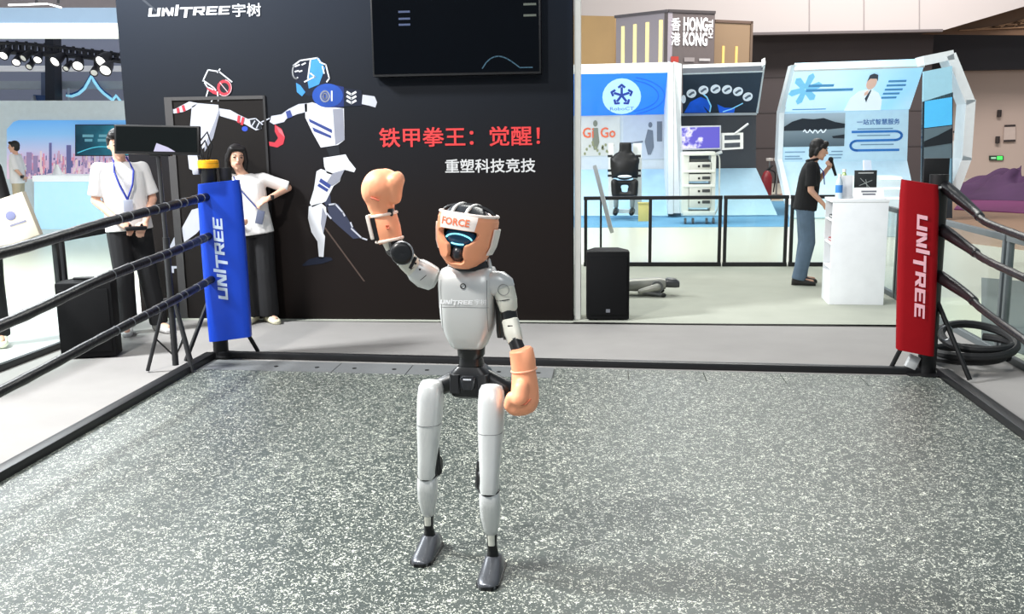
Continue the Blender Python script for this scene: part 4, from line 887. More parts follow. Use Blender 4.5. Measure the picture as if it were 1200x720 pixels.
# person in black at the left edge, beyond the fence
pl = G(-14, 405)
r4, V, s, hp_ = person(pl, math.radians(30), 1.72, 'person in black at the left edge holding a pale printed bag', dict(
    eR=(0.22, -0.02, 1.14), wR=(0.10, -0.22, 1.05), hdR=(-0.2, -0.8, -0.3), hnR=(-1, 0, 0), curl=0.9), top=M((14, 14, 16), 0.85), legs=BLKCLOTH, sleeve=0.98, shoes=M((222, 222, 200), 0.6))
Q = Vector((pl.x+0.22, pl.y-0.30, 0))
bagc = W(14, 258, Q.y)
bag = thing('paper_bag', (bagc.x, bagc.y, bagc.z-0.2), 'pale cream bag with a small printed mark held at the left edge', 'bag')
R = rotm(0, -0.30, 0.1)
MB().box(bagc, (0.34, 0.06, 0.34), R).build('bag_body', M((222, 212, 190), 0.7), bag, bevel=0.006)
bm_ = MB(); bm_.ell(bagc+R @ Vector((0.02, -0.032, 0.03)), (0.04, 0.002, 0.035), R, 12, 6); bm_.build('bag_emblem', M((120, 124, 160), 0.6), bag)
MB().box(bagc+R @ Vector((0.05, -0.0315, -0.04)), (0.13, 0.002, 0.015), R).build('bag_lettering', M((128, 130, 150), 0.6), bag)

# visitor in white in the left booth
mw = G(26, 266)
r5, V, s, hp_ = person(mw, math.radians(-75), 1.70, 'man in white shirt before the glowing city picture at far left', dict(
    eL=(-0.24, 0.06, 1.13), wL=(-0.12, 0.10, 0.95), eR=(0.25, 0.08, 1.14), wR=(0.12, 0.16, 0.98), hdR=(-0.8, 0.3, -0.2), hdL=(0.6, 0.3, -0.5)), legs=M((196, 180, 150), 0.8), sleeve=0.8, vox=0.012)
MB().box(Vector((0.15, 0.15, 1.0))*s, (0.10, 0.05, 0.06)).build('wristband', BLACK, r5, bevel=0.01, local=True)
# passer-by in the far doorway
pd_ = W(1119, 200, 24.0); pd_.z = -0.012
r6, V, s, hp_ = person(pd_, math.radians(-60), 1.70, 'distant person in pale top and dark trousers inside the white portal frame', {}, top=M((200, 196, 190), 0.8), vox=0.014)

# =================================================================== props on the stage
def speaker(name, c, rz, w, d, h, label, horn=True):
    o = thing(name, c, label, 'speaker', rz)
    P = [(-w/2, -d/2), (w/2, -d/2), (w/2, -d*0.05), (w*0.30, d/2), (-w*0.30, d/2), (-w/2, -d*0.05)]
    MB().prism([(x, y, 0.012) for x, y in P], (0, 0, h-0.012)).build('cabinet', M((7, 7, 9), 0.7, spec=0.2, bump=0.2, bscale=300), o, bevel=0.012, local=True)
    MB().span((-w*0.44, -d/2-0.008, 0.05), (w*0.44, -d/2+0.004, h-0.05)).build('grille', M((6, 6, 8), 0.7, spec=0.2, bump=0.4, bscale=500), o, bevel=0.006, local=True)
    MB().span((-0.018, -d/2-0.012, 0.075), (0.018, -d/2-0.007, 0.105)).build('maker_badge', M((110, 112, 118), 0.4), o, local=True)
    for x in (-1, 1):
        for y in (-1, 1): MB().cyl((x*w*0.28, y*d*0.3, 0), (x*w*0.28, y*d*0.3, 0.014), 0.02).build('rubber_foot', RUBBER, o, local=True)
    return o
speaker('loudspeaker', Vector((-0.005, 8.38-0.18+0.17, 0)), math.radians(3), 0.375, 0.34, 0.615, 'black loudspeaker on the carpet at the right end of the black wall')
sl = Vector((-3.93, 6.72, 0))
ls = speaker('loudspeaker', sl, math.radians(14), 0.40, 0.36, 0.58, 'black loudspeaker on the floor by the left fence with a microphone on top')
mp = sl+Vector((-0.06, -0.10, 0.600)); mq = sl+Vector((0.12, -0.13, 0.606))
mc = thing('microphone', mp, 'black microphone lying on top of the left loudspeaker', 'microphone')
MB().cyl(mp, mq, 0.013, 0.019, 12).build('handle', BLACK, mc); MB().ell(mq+Vector((0.025, 0, 0.004)), (0.03, 0.026, 0.026)).build('grille', M((186, 188, 190), 0.35, 0.5), mc)

# monitor on its tripod
tp = Vector((-3.05, 6.22, 0)); tops = Vector((-3.06, 6.22, 1.52))
ts = thing('tripod_stand', tp, 'black tripod stand carrying the small wide monitor behind the left ropes', 'stand')
MB().cyl(tp+Vector((0, 0, 0.04)), tp+Vector((0, 0, 0.95)), 0.022).build('pole', M((42, 42, 44), 0.4), ts); MB().cyl(tp+Vector((0, 0, 0.9)), tops, 0.015).build('upper_pole', M((52, 52, 54), 0.4), ts)
MB().cyl(tp+Vector((0, 0, 0.46)), tp+Vector((0, 0, 0.52)), 0.05).build('collar', BLACK, ts)
for a in (200, 330, 80):
    dx, dy = math.cos(math.radians(a)), math.sin(math.radians(a))
    lg = MB().cyl(tp+Vector((dx*0.045, dy*0.045, 0.49)), tp+Vector((dx*0.19, dy*0.19, 0.012)), 0.014, n=8).build('leg', M((40, 40, 42), 0.4), ts)
    MB().cyl(tp+Vector((0, 0, 0.10)), tp+Vector((dx*0.12, dy*0.12, 0.24)), 0.006, n=6).build('brace', BLACK, ts)
mnc = Vector((-3.045, 6.20, 1.615)); Rmn = rotm(-0.10, 0.03, 0.06)
mn = thing('monitor', mnc-Vector((0, 0, 0.1)), 'small wide black monitor on the tripod stand in front of the lanyard man', 'monitor')
MB().box(mnc, (0.585, 0.035, 0.195), Rmn).build('casing', BLACK, mn, bevel=0.004)
MB().box(mnc+Rmn @ Vector((0, -0.018, 0.004)), (0.555, 0.004, 0.165), Rmn).build('screen', M((8, 12, 12), 0.22, spec=0.25), mn)
MB().prism([mnc+Rmn @ Vector((x, -0.0205, z)) for x, z in ((-0.02, -0.078), (0.13, -0.078), (0.08, -0.05), (0.0, -0.022))], Rmn @ Vector((0, 0.001, 0))).build('screen_patch', M((150, 146, 168), 0.5), mn, smooth=False)
MB().box(mnc+Vector((0, 0.03, -0.10)), (0.14, 0.06, 0.02)).build('mount', BLACK, mn, bevel=0.004)

# white counter
cw, cdp, ch = 0.50, 0.40, 1.00
cb = Vector((2.36, 9.28, 0)); ctr = thing('counter', cb, 'white display counter with open side shelves standing on the stage carpet', 'counter', math.radians(-3))
LM = M((232, 234, 236), 0.4)
k = MB()
k.span((-cw/2, -cdp/2, 0.0), (cw/2, -cdp/2+0.02, ch-0.03)); k.build('front_panel', LM, ctr, local=True, bevel=0.003)
MB().span((cw/2-0.02, -cdp/2+0.021, 0), (cw/2, cdp/2, ch-0.03)).build('side_panel', LM, ctr, local=True)
MB().span((-cw/2, cdp/2-0.02, 0), (cw/2-0.021, cdp/2, ch-0.03)).build('back_panel', LM, ctr, local=True)
MB().span((-cw/2-0.01, -cdp/2-0.005, ch-0.03), (cw/2+0.005, cdp/2+0.005, ch)).build('top', LM, ctr, local=True, bevel=0.004)
for z in (0.0, 0.34, 0.57, 0.79): MB().span((-cw/2, -cdp/2+0.021, z), (cw/2-0.021, cdp/2-0.021, z+0.018 if z else 0.30)).build('shelf', LM, ctr, local=True, bevel=0.002)
Rc = rotm(0, 0, math.radians(-3))
def cpt(x, y, z): return cb + Rc @ Vector((x, y, 0)) + Vector((0, 0, z))
for (z, col, lab) in ((0.808, (40, 42, 48), 'dark small box lying on the upper counter shelf'), (0.588, (150, 34, 40), 'red small box lying on the middle counter shelf')):
    o = thing('small_box', cpt(-0.17, 0.0, z), lab, 'box', math.radians(-3))
    MB().span((-0.06, -0.10, 0), (0.05, 0.08, 0.035)).build('box_body', M(col, 0.5), o, local=True, bevel=0.003); MB().span((-0.061, -0.06, 0.012), (-0.059, 0.04, 0.028)).build('box_label', M((200, 200, 200), 0.5), o, local=True)
def bottle(c, body, label_c, lab, h=0.23, r=0.033, cap=(240, 240, 240)):
    o = thing('bottle', c, lab, 'bottle')
    MB().lathe([(0.0, 0), (r*0.95, 0), (r, 0.01), (r, h*0.62), (r*0.8, h*0.75), (r*0.42, h*0.86), (r*0.42, h*0.90), (0, h*0.9)], c, n=16).build('bottle_body', M(body, 0.12, spec=0.6), o)
    MB().lathe([(r*1.02, h*0.25), (r*1.03, h*0.26), (r*1.03, h*0.55), (r*1.02, h*0.56)], c, n=16).build('bottle_label', M(label_c, 0.5), o)
    MB().cyl(c+Vector((0, 0, h*0.89)), c+Vector((0, 0, h)), r*0.46).build('cap', M(cap, 0.4), o)
bottle(cpt(-0.185, -0.10, ch), (196, 214, 226), (60, 130, 200), 'water bottle with blue label on the left front of the counter')
bottle(cpt(-0.10, 0.14, ch), (170, 200, 120), (120, 180, 70), 'green bottle at the back of the white counter', 0.27, 0.036)
pq_ = cpt(-0.105, -0.02, ch)
o = thing('leaflet_holder', pq_, 'white paper leaflet standing between the bottles on the counter', 'leaflet'); MB().box(pq_+Vector((0, 0, 0.11)), (0.12, 0.012, 0.21), rotm(-0.1, 0, 0.1)).build('leaflet', M((235, 236, 238), 0.5), o); MB().box(pq_+Vector((0, 0.0, 0.01)), (0.13, 0.08, 0.018)).build('holder_base', M((220, 222, 224), 0.3), o)
pp = cpt(0.075, 0.02, ch)
o = thing('framed_poster', pp, 'black framed poster with pale drawing standing on the counter top', 'poster'); Rp = rotm(-0.08, 0, 0)
MB().box(pp+Vector((0, 0, 0.135)), (0.205, 0.02, 0.25), Rp).build('poster_board', M((30, 34, 34), 0.4, var=0.5, scale=14), o, bevel=0.003)
dr_ = MB()
for a, b in (((-0.05, 0.05), (0.04, -0.04)), ((-0.06, -0.02), (0.06, 0.03)), ((0.0, 0.04), (0.02, -0.06))):
    dr_.tube([pp+Vector((0, 0, 0.135))+Rp @ Vector((a[0], -0.011, a[1])), pp+Vector((0, 0, 0.135))+Rp @ Vector((b[0], -0.011, b[1]))], 0.003, 5)
dr_.build('poster_drawing', M((150, 156, 152), 0.5), o)
MB().box(pp+Vector((0, -0.0, 0.135))+Rp @ Vector((0, -0.0105, 0.10)), (0.14, 0.002, 0.012), Rp).build('poster_heading', M((170, 172, 170), 0.5), o)
sp_ = cpt(0.075, -0.12, ch)
o = thing('sign_card', sp_, 'white folded sign card in front of the black poster on the counter', 'sign'); q = Quad(*(sp_+Vector(v) for v in ((-0.14, -0.05, 0.002), (0.14, -0.05, 0.002), (0.135, -0.01, 0.105), (-0.135, -0.01, 0.105))))
q.slab(MB(), 0.004).build('card_front', M((238, 238, 236), 0.5), o, smooth=False)
for bb, w_ in ((0.58, 0.5), (0.33, 0.42)): q.rect(MB(), 0.5-w_/2, bb, 0.5+w_/2, bb+0.14, 0.002).build('card_lettering', M((110, 112, 120), 0.5), o, smooth=False)

# robot dog lying on the rear carpet
db = Vector((0.33, 9.62, 0))
dg_ = thing('robot_dog', db, 'grey four-legged robot lying on the carpet beside the right loudspeaker', 'robot')
DM = M((150, 150, 142), 0.4, metal=0.3)
MB().path_shell([(db+Vector((x, 0, z)), (ry, rz_), Matrix(((0, 0, 1), (1, 0, 0), (0, 1, 0)))) for x, z, ry, rz_ in ((-0.25, 0.09, 0.05, 0.035), (-0.22, 0.10, 0.075, 0.055), (0.0, 0.105, 0.085, 0.065), (0.2, 0.115, 0.08, 0.068), (0.26, 0.115, 0.06, 0.05))], 20, 3).build('trunk', DM, dg_)
MB().path_shell([(db+Vector((x, 0, z)), (ry, rz_), Matrix(((0, 0, 1), (1, 0, 0), (0, 1, 0)))) for x, z, ry, rz_ in ((0.25, 0.12, 0.05, 0.04), (0.28, 0.13, 0.06, 0.05), (0.36, 0.125, 0.06, 0.048), (0.40, 0.11, 0.045, 0.03))], 16, 3).build('head', M((64, 66, 68), 0.3), dg_)
for x in (0.17, -0.2):
    for y in (-1, 1):
        c = db+Vector((x, y*0.10, 0.10)); MB().cyl(c-Vector((0, 0.03, 0)), c+Vector((0, 0.03, 0)), 0.062, n=18).build('hip_motor', M((98, 100, 100), 0.35, 0.3), dg_)
        kn = c+Vector((-0.17, y*0.03, -0.045)); ft = c+Vector((0.06, y*0.05, -0.078))
        MB().cap(c+Vector((0, y*0.035, 0)), kn, 0.040, 0.026).build('thigh', DM, dg_); MB().cap(kn, ft, 0.022, 0.018).build('shank', M((84, 86, 86), 0.4), dg_)
        MB().ell(ft, (0.03, 0.022, 0.022)).build('foot', RUBBER, dg_)

# tilted sign stand seen edge-on
sb = G(707, 318); sb.y = 10.9; sb.x = W(704, 300, 10.9).x; sb.z = 0
o = thing('sign_stand', sb, 'slim grey sign panel tilted edge-on upon a thin black stand behind the right loudspeaker', 'stand')
MB().cyl(sb, sb+Vector((0, 0, 0.018)), 0.15, n=20).build('base', BLACK, o); MB().cyl(sb, sb+Vector((0, 0, 0.90)), 0.012).build('pole', BLACK, o)
p1, p2 = W(698, 199, 10.85), W(716, 268, 10.85); p1.y = 10.95; p2.y = 10.7; dd = (p2-p1).normalized(); xx = Vector((dd.z, 0, -dd.x)).normalized()*-0.022; yy = dd.cross(xx).normalized()*0.16
MB().prism([p1-xx-yy, p1+xx-yy, p1+xx+yy, p1-xx+yy], p2-p1).build('panel', M((196, 200, 200), 0.4), o, bevel=0.006)

# stage fences
FM = M((26, 27, 29), 0.45); FG = M((92, 98, 100), 0.4, 0.2); PANE = glass_mat('clear_pane')
def fence(a, b, label, posts, ht=0.88, mat=FM, mids=()):
    a = Vector(a); b = Vector(b); o = thing('fence_panel', a.lerp(b, 0.5), label, 'fence'); d = (b-a).normalized(); n = Vector((-d.y, d.x, 0))
    def rail(p, q, z0, z1, w=0.02): return MB().prism([p-n*w+Vector((0, 0, z0)), q-n*w+Vector((0, 0, z0)), q+n*w+Vector((0, 0, z0)), p+n*w+Vector((0, 0, z0))], (0, 0, z1-z0))
    rail(a, b, ht-0.045, ht, 0.024).build('top_rail', mat, o, bevel=0.004); rail(a, b, 0.0, 0.05, 0.022).build('bottom_rail', mat, o, bevel=0.004)
    L_ = (b-a).length
    for t in posts:
        p = a+d*min(max(t*L_, 0.025), L_-0.025); rail(p-d*0.02, p+d*0.02, 0.05, ht-0.046).build('post', mat, o, bevel=0.003)
    ps = list(posts)
    for t0, t1 in zip(ps, ps[1:]):
        p, q = a+d*(t0*L_+0.03), a+d*(t1*L_-0.03); rail(p, q, 0.055, ht-0.05, 0.003).build('pane', PANE, o)
    return o
fy = 11.85
def fx(px): return W(px, 300, fy).x
fence((fx(684), fy, 0), (fx(845), fy, 0), 'black framed fence panel behind the right loudspeaker and robot dog', (0, 0.485, 1))
fence((fx(846.5), fy, 0), (fx(922), fy, 0), 'black framed fence panel just left of the woman in the polo shirt', (0, 1))
fence((fx(924), fy, 0), (2.78, fy, 0), 'black framed fence panel behind the woman and the white counter', (0, 1))
fence((2.82, 11.83, 0), (2.82, 9.45, 0), 'grey railed fence panel right of the white counter', (0, 0.62, 1), mat=FG)
fence((2.82, 9.42, 0), (2.82, 6.95, 0), 'grey railed fence panel behind the red corner post', (0, 1), mat=FG)
fence((2.82, 6.92, 0), (2.82, 4.4, 0), 'grey railed fence panel at the right edge beside the coiled rope', (0, 1), mat=FG)
fence((-4.33, 8.12, 0), (-4.33, 7.02, 0), 'black railed fence panel behind the lanyard man', (0, 1))
fence((-4.33, 6.99, 0), (-4.33, 5.3, 0), 'black railed fence panel behind the left loudspeaker', (0, 1))
# =================================================================== booths beyond the stage
LITW = M((214, 220, 222), 0.5, emit=0.12); FRAMEW = M((222, 226, 226), 0.45)
FLZ = -0.012
def bquad(*c): return Quad(*[W(x, y, Y) for x, y, Y in c])
# ---- booth with the blue sign
YF, YR = 19.6, 21.0
b1 = thing('exhibition_booth', (0.3, YR, FLZ), 'white exhibition booth under the bright blue sign with round emblem', 'booth')
q = bquad((664, 136, YR), (783, 134, YR), (783, 85, YF), (664, 87, YF))
sg = q.slab(MB(), 0.12).build('sign_panel', M((30, 120, 226), 0.4, emit=0.55, var=0.15, scale=0.8), b1, smooth=False)
rg = MB(); q.disc(rg, 0.545, 0.46, 0.42, 0.66, 0.004) if False else None
for rr in (0.36, 0.42):
    mb = MB(); n = 40
    q.line(mb, [(0.545+rr*math.cos(2*math.pi*i/n), 0.46+rr*1.1*math.sin(2*math.pi*i/n)) for i in range(n+1) if abs(0.46+rr*1.1*math.sin(2*math.pi*i/n)-0.5) < 0.48 and abs(math.cos(2*math.pi*i/n)) > 0.2][:0] or [(0.545+rr*math.cos(t), 0.46+rr*1.1*math.sin(t)) for t in [math.radians(-70+140*i/20) for i in range(21)] if 0.02 < 0.46+rr*1.1*math.sin(t) < 0.98], 0.02, 0.004, asp=2.3)
    mb.build('sign_ring', M((24, 96, 200), 0.4, emit=0.5), sg, smooth=False)
q.disc(MB(), 0.545, 0.46, 0.19, 0.43, 0.006).build('sign_disc', M((176, 214, 248), 0.4, emit=0.6), sg, smooth=False)
em = MB()
for k in range(5):
    t = math.pi/2+k*2*math.pi/5; q.line(em, [(0.545, 0.50), (0.545+0.075*math.cos(t), 0.50+0.175*math.sin(t))], 0.055, 0.010, asp=2.3)
    q.line(em, [(0.545+0.075*math.cos(t)+0.03*math.cos(t+a), 0.50+0.175*math.sin(t)+0.07*math.sin(t+a)) for a in (1.4, 0, -1.4)], 0.05, 0.010, asp=2.3)
em.build('sign_emblem', M((22, 52, 150), 0.4, emit=0.3), sg, smooth=False)
text_on(q, 'RoboCT', 0.43, 0.13, 0.665, 0.215, 0.010, 0.0).build('sign_lettering', M((70, 110, 180), 0.4, emit=0.3), sg, smooth=False)
bquad((664, 87, YF), (783, 85, YF), (783, 73, YF+0.1), (664, 76, YF+0.1)).slab(MB(), 0.05).build('top_beam', FRAMEW, b1, smooth=False)
bk = bquad((664, 199, YR+0.02), (783, 198, YR+0.02), (783, 133, YR+0.02), (664, 135, YR+0.02)); bk.slab(MB(), 0.1).build('back_panel', M((196, 204, 208), 0.5, emit=0.12), b1, smooth=False)
bquad((664, 253, YF), (783, 253, YF), (783, 198, YR), (664, 199, YR)).slab(MB(), 0.1).build('lower_panel', M((172, 208, 226), 0.4), b1, smooth=False)
po = bk.rect(MB(), 0.14, 0.25, 0.53, 0.96, 0.02, 0.02).build('poster', M((204, 204, 196), 0.6, emit=0.1, var=0.15, scale=4), b1, smooth=False)
text_on(bk, 'Gi', 0.16, 0.58, 0.265, 0.76, 0.03, 0.03).build('poster_lettering', M((236, 110, 70), 0.6), po, smooth=False); text_on(bk, 'Go', 0.335, 0.58, 0.48, 0.76, 0.03, 0.03).build('poster_lettering', M((236, 110, 70), 0.6), po, smooth=False)
fg = MB(); bk.disc(fg, 0.285, 0.84, 0.022, 0.06, 0.03, n=12); bk.poly(fg, [(0.26, 0.76), (0.31, 0.76), (0.325, 0.5), (0.30, 0.36), (0.27, 0.36), (0.255, 0.5)], 0.026); fg.build('poster_figure', M((128, 130, 112), 0.6), po, smooth=False)
fg = MB()
for k in range(16): bk.disc(fg, 0.16+0.34*random.random(), 0.28+0.22*random.random(), 0.012, 0.03, 0.03, n=6)
fg.build('poster_foliage', M((150, 152, 112), 0.6), po, smooth=False)
po = bk.rect(MB(), 0.56, 0.18, 0.97, 0.97, 0.02, 0.02).build('poster', M((186, 194, 204), 0.6, emit=0.1), b1, smooth=False)
fg = MB(); bk.line(fg, [(0.58, 0.46), (0.75, 0.50)], 0.03, 0.03, asp=1.8); bk.poly(fg, [(0.77, 0.5), (0.80, 0.72), (0.85, 0.70), (0.86, 0.4), (0.83, 0.26), (0.80, 0.26)], 0.03); bk.disc(fg, 0.825, 0.80, 0.02, 0.05, 0.03); bk.rect(fg, 0.89, 0.5, 0.94, 0.86, 0.03); fg.build('poster_figure', M((110, 118, 130), 0.6), po, smooth=False)
struct_floor = tag(MB().prism([G(655, 267, FLZ), G(925, 266, FLZ), G(925, 236, FLZ), G(655, 238, FLZ)], (0, 0, 0.008)).build('booth_carpet', M((96, 150, 186), 0.9, var=0.15, scale=2)), 'blue carpet strip lying before the two booths beyond the fence', 'carpet')
# divider fin
fn = thing('divider_fin', W(790, 240, YF), 'tall white divider pillar between the blue sign and the dark sign', 'pillar')
F = [W(783, 72, YF-0.15), W(789, 74, YF-0.15), W(789, 251, YF-0.25), W(783, 251, YF-0.25)]
MB().prism(F, (0.0, 1.4, 0)).build('fin_left', LITW, fn, smooth=False)
F = [W(789.5, 72, YF-0.15), W(799, 75, YF-0.15), W(798, 140, YF-0.05), W(801, 197, YF-0.05), W(797, 250, YF-0.25), W(789.5, 250, YF-0.25)]
MB().prism(F, (0.0, 1.2, 0)).build('fin_right', FRAMEW, fn, smooth=False)
# ---- booth with the dark sign
b2 = thing('exhibition_booth', (3.2, YR, FLZ), 'dark panelled exhibition booth with round pictures on its slanted sign', 'booth')
q = bquad((800, 133, YR), (886, 133, YR), (894, 83, YF), (800, 86, YF))
sg = q.slab(MB(), 0.12).build('sign_panel', M((38, 48, 62), 0.5, emit=0.1), b2, smooth=False)
pet = MB()
for pts in ([(0.02, 0.02), (0.10, 0.30), (0.22, 0.42), (0.30, 0.12), (0.34, 0.02)], [(0.50, 0.02), (0.44, 0.40), (0.58, 0.55), (0.72, 0.45), (0.70, 0.02)], [(0.20, 0.35), (0.28, 0.55), (0.36, 0.40), (0.36, 0.05)]): q.poly(pet, pts, 0.004)
pet.build('sign_petals', M((26, 90, 210), 0.5, emit=0.35, var=0.6, scale=2), sg, smooth=False)
pet = MB(); q.line(pet, [(0.24, 0.55), (0.32, 0.42), (0.38, 0.2), (0.37, 0.05)], 0.03, 0.008, asp=1.7); q.line(pet, [(0.55, 0.05), (0.66, 0.12), (0.80, 0.26)], 0.025, 0.008, asp=1.7)
pet.build('sign_streaks', M((140, 210, 245), 0.5, emit=0.4), sg, smooth=False)
for k, (a, b) in enumerate(((0.012, 0.38), (0.115, 0.52), (0.27, 0.60), (0.425, 0.62), (0.575, 0.60), (0.72, 0.55), (0.855, 0.42))):
    d = q.disc(MB(), a, b, 0.065 if k else 0.03, 0.105, 0.010).build('round_picture', M((226, 232, 238), 0.5, emit=0.3), sg, smooth=False)
    if k == 0: continue
    g_ = MB(); q.line(g_, [(a-0.025, b-0.03), (a+0.01, b+0.02), (a+0.03, b+0.03)], 0.05, 0.014, asp=1.7); g_.build('picture_mark', M((110, 118, 128), 0.5), d, smooth=False)
bquad((800, 86, YF), (894, 83, YF), (896, 73, YF+0.1), (800, 76, YF+0.1)).slab(MB(), 0.05).build('top_beam', FRAMEW, b2, smooth=False)
bquad((886, 133, YR-0.02), (888.5, 133, YR-0.02), (897, 75, YF-0.02), (893, 77, YF-0.02)).slab(MB(), 0.15).build('sign_edge', FRAMEW, b2, smooth=False)
bquad((798, 136, YR-0.05), (887, 135, YR-0.05), (887, 132, YR-0.05), (798, 133, YR-0.05)).slab(MB(), 0.05).build('sign_lower_edge', M((170, 176, 178), 0.4), b2, smooth=False)
bquad((798, 198, YR+0.02), (886, 197, YR+0.02), (886, 133, YR+0.02), (798, 134, YR+0.02)).slab(MB(), 0.1).build('back_panel', M((62, 64, 68), 0.6), b2, smooth=False)
bquad((798, 253, YF), (911, 252, YF), (886, 197, YR), (798, 198, YR)).slab(MB(), 0.1).build('lower_panel', M((172, 206, 222), 0.4), b2, smooth=False)
# exoskeleton on its stand
ex0 = W(731, 250, 18.9); ex0.z = FLZ
ex = thing('exoskeleton', ex0, 'black wearable walking frame hanging on a white stand under the blue sign', 'exoskeleton')
def xp(x, y, Y=18.9): return W(x, y, Y)
for (x0, x1) in ((713, 719), (742, 752)): MB().prism([xp(x0, 252, 19.1), xp(x1, 252, 19.1), xp(x1, 168, 19.1), xp(x0, 168, 19.1)], (0, 0.12, 0)).build('stand_post', M((226, 230, 226), 0.4), ex, smooth=False)
MB().prism([xp(719, 250, 19.1), xp(742, 250, 19.1), xp(742, 246, 19.1), xp(719, 246, 19.1)], (0, 0.3, 0)).build('stand_foot', M((220, 224, 220), 0.4), ex, smooth=False)
h_ = MB(); h_.box(xp(733, 173), (0.24, 0.12, 0.20)); h_.cap(xp(733, 176), xp(732, 185), 0.06, 0.10); h_.cap(xp(718, 187), xp(724, 186), 0.06, 0.08); h_.cap(xp(746, 187), xp(740, 186), 0.06, 0.08); h_.cap(xp(717, 190), xp(718, 208), 0.035); h_.cap(xp(747, 190), xp(746, 208), 0.035); h_.cap(xp(722, 190), xp(743, 190), 0.11); h_.cap(xp(723, 192), xp(724, 204), 0.11, 0.09); h_.cap(xp(741, 192), xp(740, 204), 0.11, 0.09); h_.ell(xp(732, 196), (0.27, 0.14, 0.26)); h_.cap(xp(724, 184), xp(740, 184), 0.09)
h_.blob('harness', BLACK, ex, 0.03, 2)
h_ = MB(); h_.cap(xp(719, 214), xp(745, 214), 0.05); h_.cap(xp(720, 214), xp(721, 228), 0.075); h_.cap(xp(744, 214), xp(743, 228), 0.075); h_.cap(xp(722, 228), xp(742, 228), 0.05); h_.cap(xp(727, 222), xp(725, 214), 0.03); h_.cap(xp(737, 222), xp(739, 214), 0.03)
h_.blob('hip_frame', BLACK, ex, 0.025, 2)
for x in (722, 741): MB().cap(xp(x, 232), xp(x, 242), 0.05, 0.045).build('leg_link', M((120, 128, 130), 0.4), ex); MB().cap(xp(x, 247), xp(x-1, 250, 18.6), 0.06, 0.05).build('foot_plate', BLACK, ex)
for x in (715, 748):
    for y in (183, 200, 206): MB().cyl(xp(x-3, y), xp(x+3, y), 0.025, n=8).build('clamp', BLACK, ex)
MB().ell(xp(732, 207, 18.6), (0.14, 0.03, 0.03)).build('belt_logo', M((200, 204, 204), 0.4), ex)
yb = W(754, 248, 18.6); yb.z = FLZ
o = thing('crate', yb, 'small yellow crate on the floor beside the white stand', 'crate'); MB().box(yb+Vector((0, 0, 0.17)), (0.20, 0.2, 0.34)).build('crate_body', M((206, 186, 110), 0.6), o, bevel=0.01); MB().box(yb+Vector((0, 0, 0.355)), (0.22, 0.22, 0.03)).build('crate_lid', M((190, 172, 100), 0.6), o, bevel=0.005)
# equipment cart
cy = 17.9; c0 = W(819, 260, cy); c0.z = FLZ
cr = thing('equipment_cart', c0, 'white wheeled equipment cart with stacked instrument modules before the dark booth', 'cart')
CWM = M((212, 216, 208), 0.45)
def cspan(x0, y0, x1, y1, ya, yb_, name, mat, par=None, bev=0.01):
    a, b = W(x0, y0, cy), W(x1, y1, cy); return MB().span((a.x, ya, b.z), (b.x, yb_, a.z)).build(name, mat, par or cr, bevel=bev)
cspan(799, 179, 806, 250, cy-0.1, cy+0.35, 'side_frame', CWM); cspan(833, 179, 837, 250, cy-0.1, cy+0.35, 'side_frame', CWM)
for (a, b) in ((178, 182), (199, 202), (216, 219), (247, 252)): cspan(800, a, 837, b, cy-0.15, cy+0.35, 'cart_shelf', CWM)
for (a, b) in ((190, 199), (204, 212), (219, 229), (232, 243)):
    md_ = cspan(807, a, 832, b, cy-0.14, cy+0.2, 'instrument', M((196, 198, 190), 0.45))
    cspan(807.5, a-3.5, 831, a-0.5, cy-0.05, cy+0.15, 'instrument_top', M((70, 74, 72), 0.5))
    cspan(817, a+3.5, 819.5, a+6, cy-0.16, cy-0.13, 'dial', BLACK, md_); cspan(822, a+2.5, 831, a+6, cy-0.16, cy-0.13, 'display', M((50, 54, 56), 0.4), md_)
for x in (803, 812, 828, 836):
    w_ = W(x, 257, cy); w_.z = FLZ+0.06; MB().cyl(w_-Vector((0.02, 0, 0)), w_+Vector((0.02, 0, 0)), 0.06, n=14).build('wheel', M((90, 94, 96), 0.5), cr)
hz_ = [W(838, 180, cy), W(843, 185, cy), W(843, 210, cy), W(842, 240, cy), W(836, 255, cy)]
MB().tube(spline(hz_, 6), 0.014, 6).build('hose', M((206, 208, 200), 0.5), cr)
mq_ = pxquad(cy-0.05, (798, 176), (845, 175), (845, 147), (797, 148))
mo = thing('monitor', W(821, 178, cy), 'monitor showing a purple picture on top of the white equipment cart', 'monitor')
mq_.slab(MB(), 0.07).build('casing', M((180, 184, 190), 0.35), mo, bevel=0.008)
pm = ramp_mat('purple_scan', [(0.30, (60, 54, 140)), (0.45, (130, 124, 196)), (0.55, (200, 196, 228)), (0.64, (84, 78, 170))], 'X', -0.6, 1.4, 0.3, 0.35, noise=1.6, nscale=6)
mq_.rect(MB(), 0.035, 0.06, 0.965, 0.94, 0.004).build('screen', pm, mo, smooth=False)
o = thing('instrument_unit', W(858, 178, cy), 'white instrument with two dark displays beside the purple monitor', 'instrument')
iq = pxquad(cy, (846, 176), (871, 174.5), (871, 155.5), (846, 156)); iq.slab(MB(), 0.3).build('unit_body', M((222, 224, 222), 0.45), o, smooth=False)
for b0 in (0.12, 0.58): iq.rect(MB(), 0.12, b0, 0.85, b0+0.28, 0.004).build('display', M((70, 76, 84), 0.3, var=0.5, scale=14), o, smooth=False)
MB().tube([W(861, 157, cy), W(877, 145, cy)], 0.02, 8).build('probe_arm', M((200, 204, 204), 0.4), o); MB().tube([W(846, 178, cy), W(838, 181, cy)], 0.03, 8).build('bracket', M((200, 204, 204), 0.4), o)

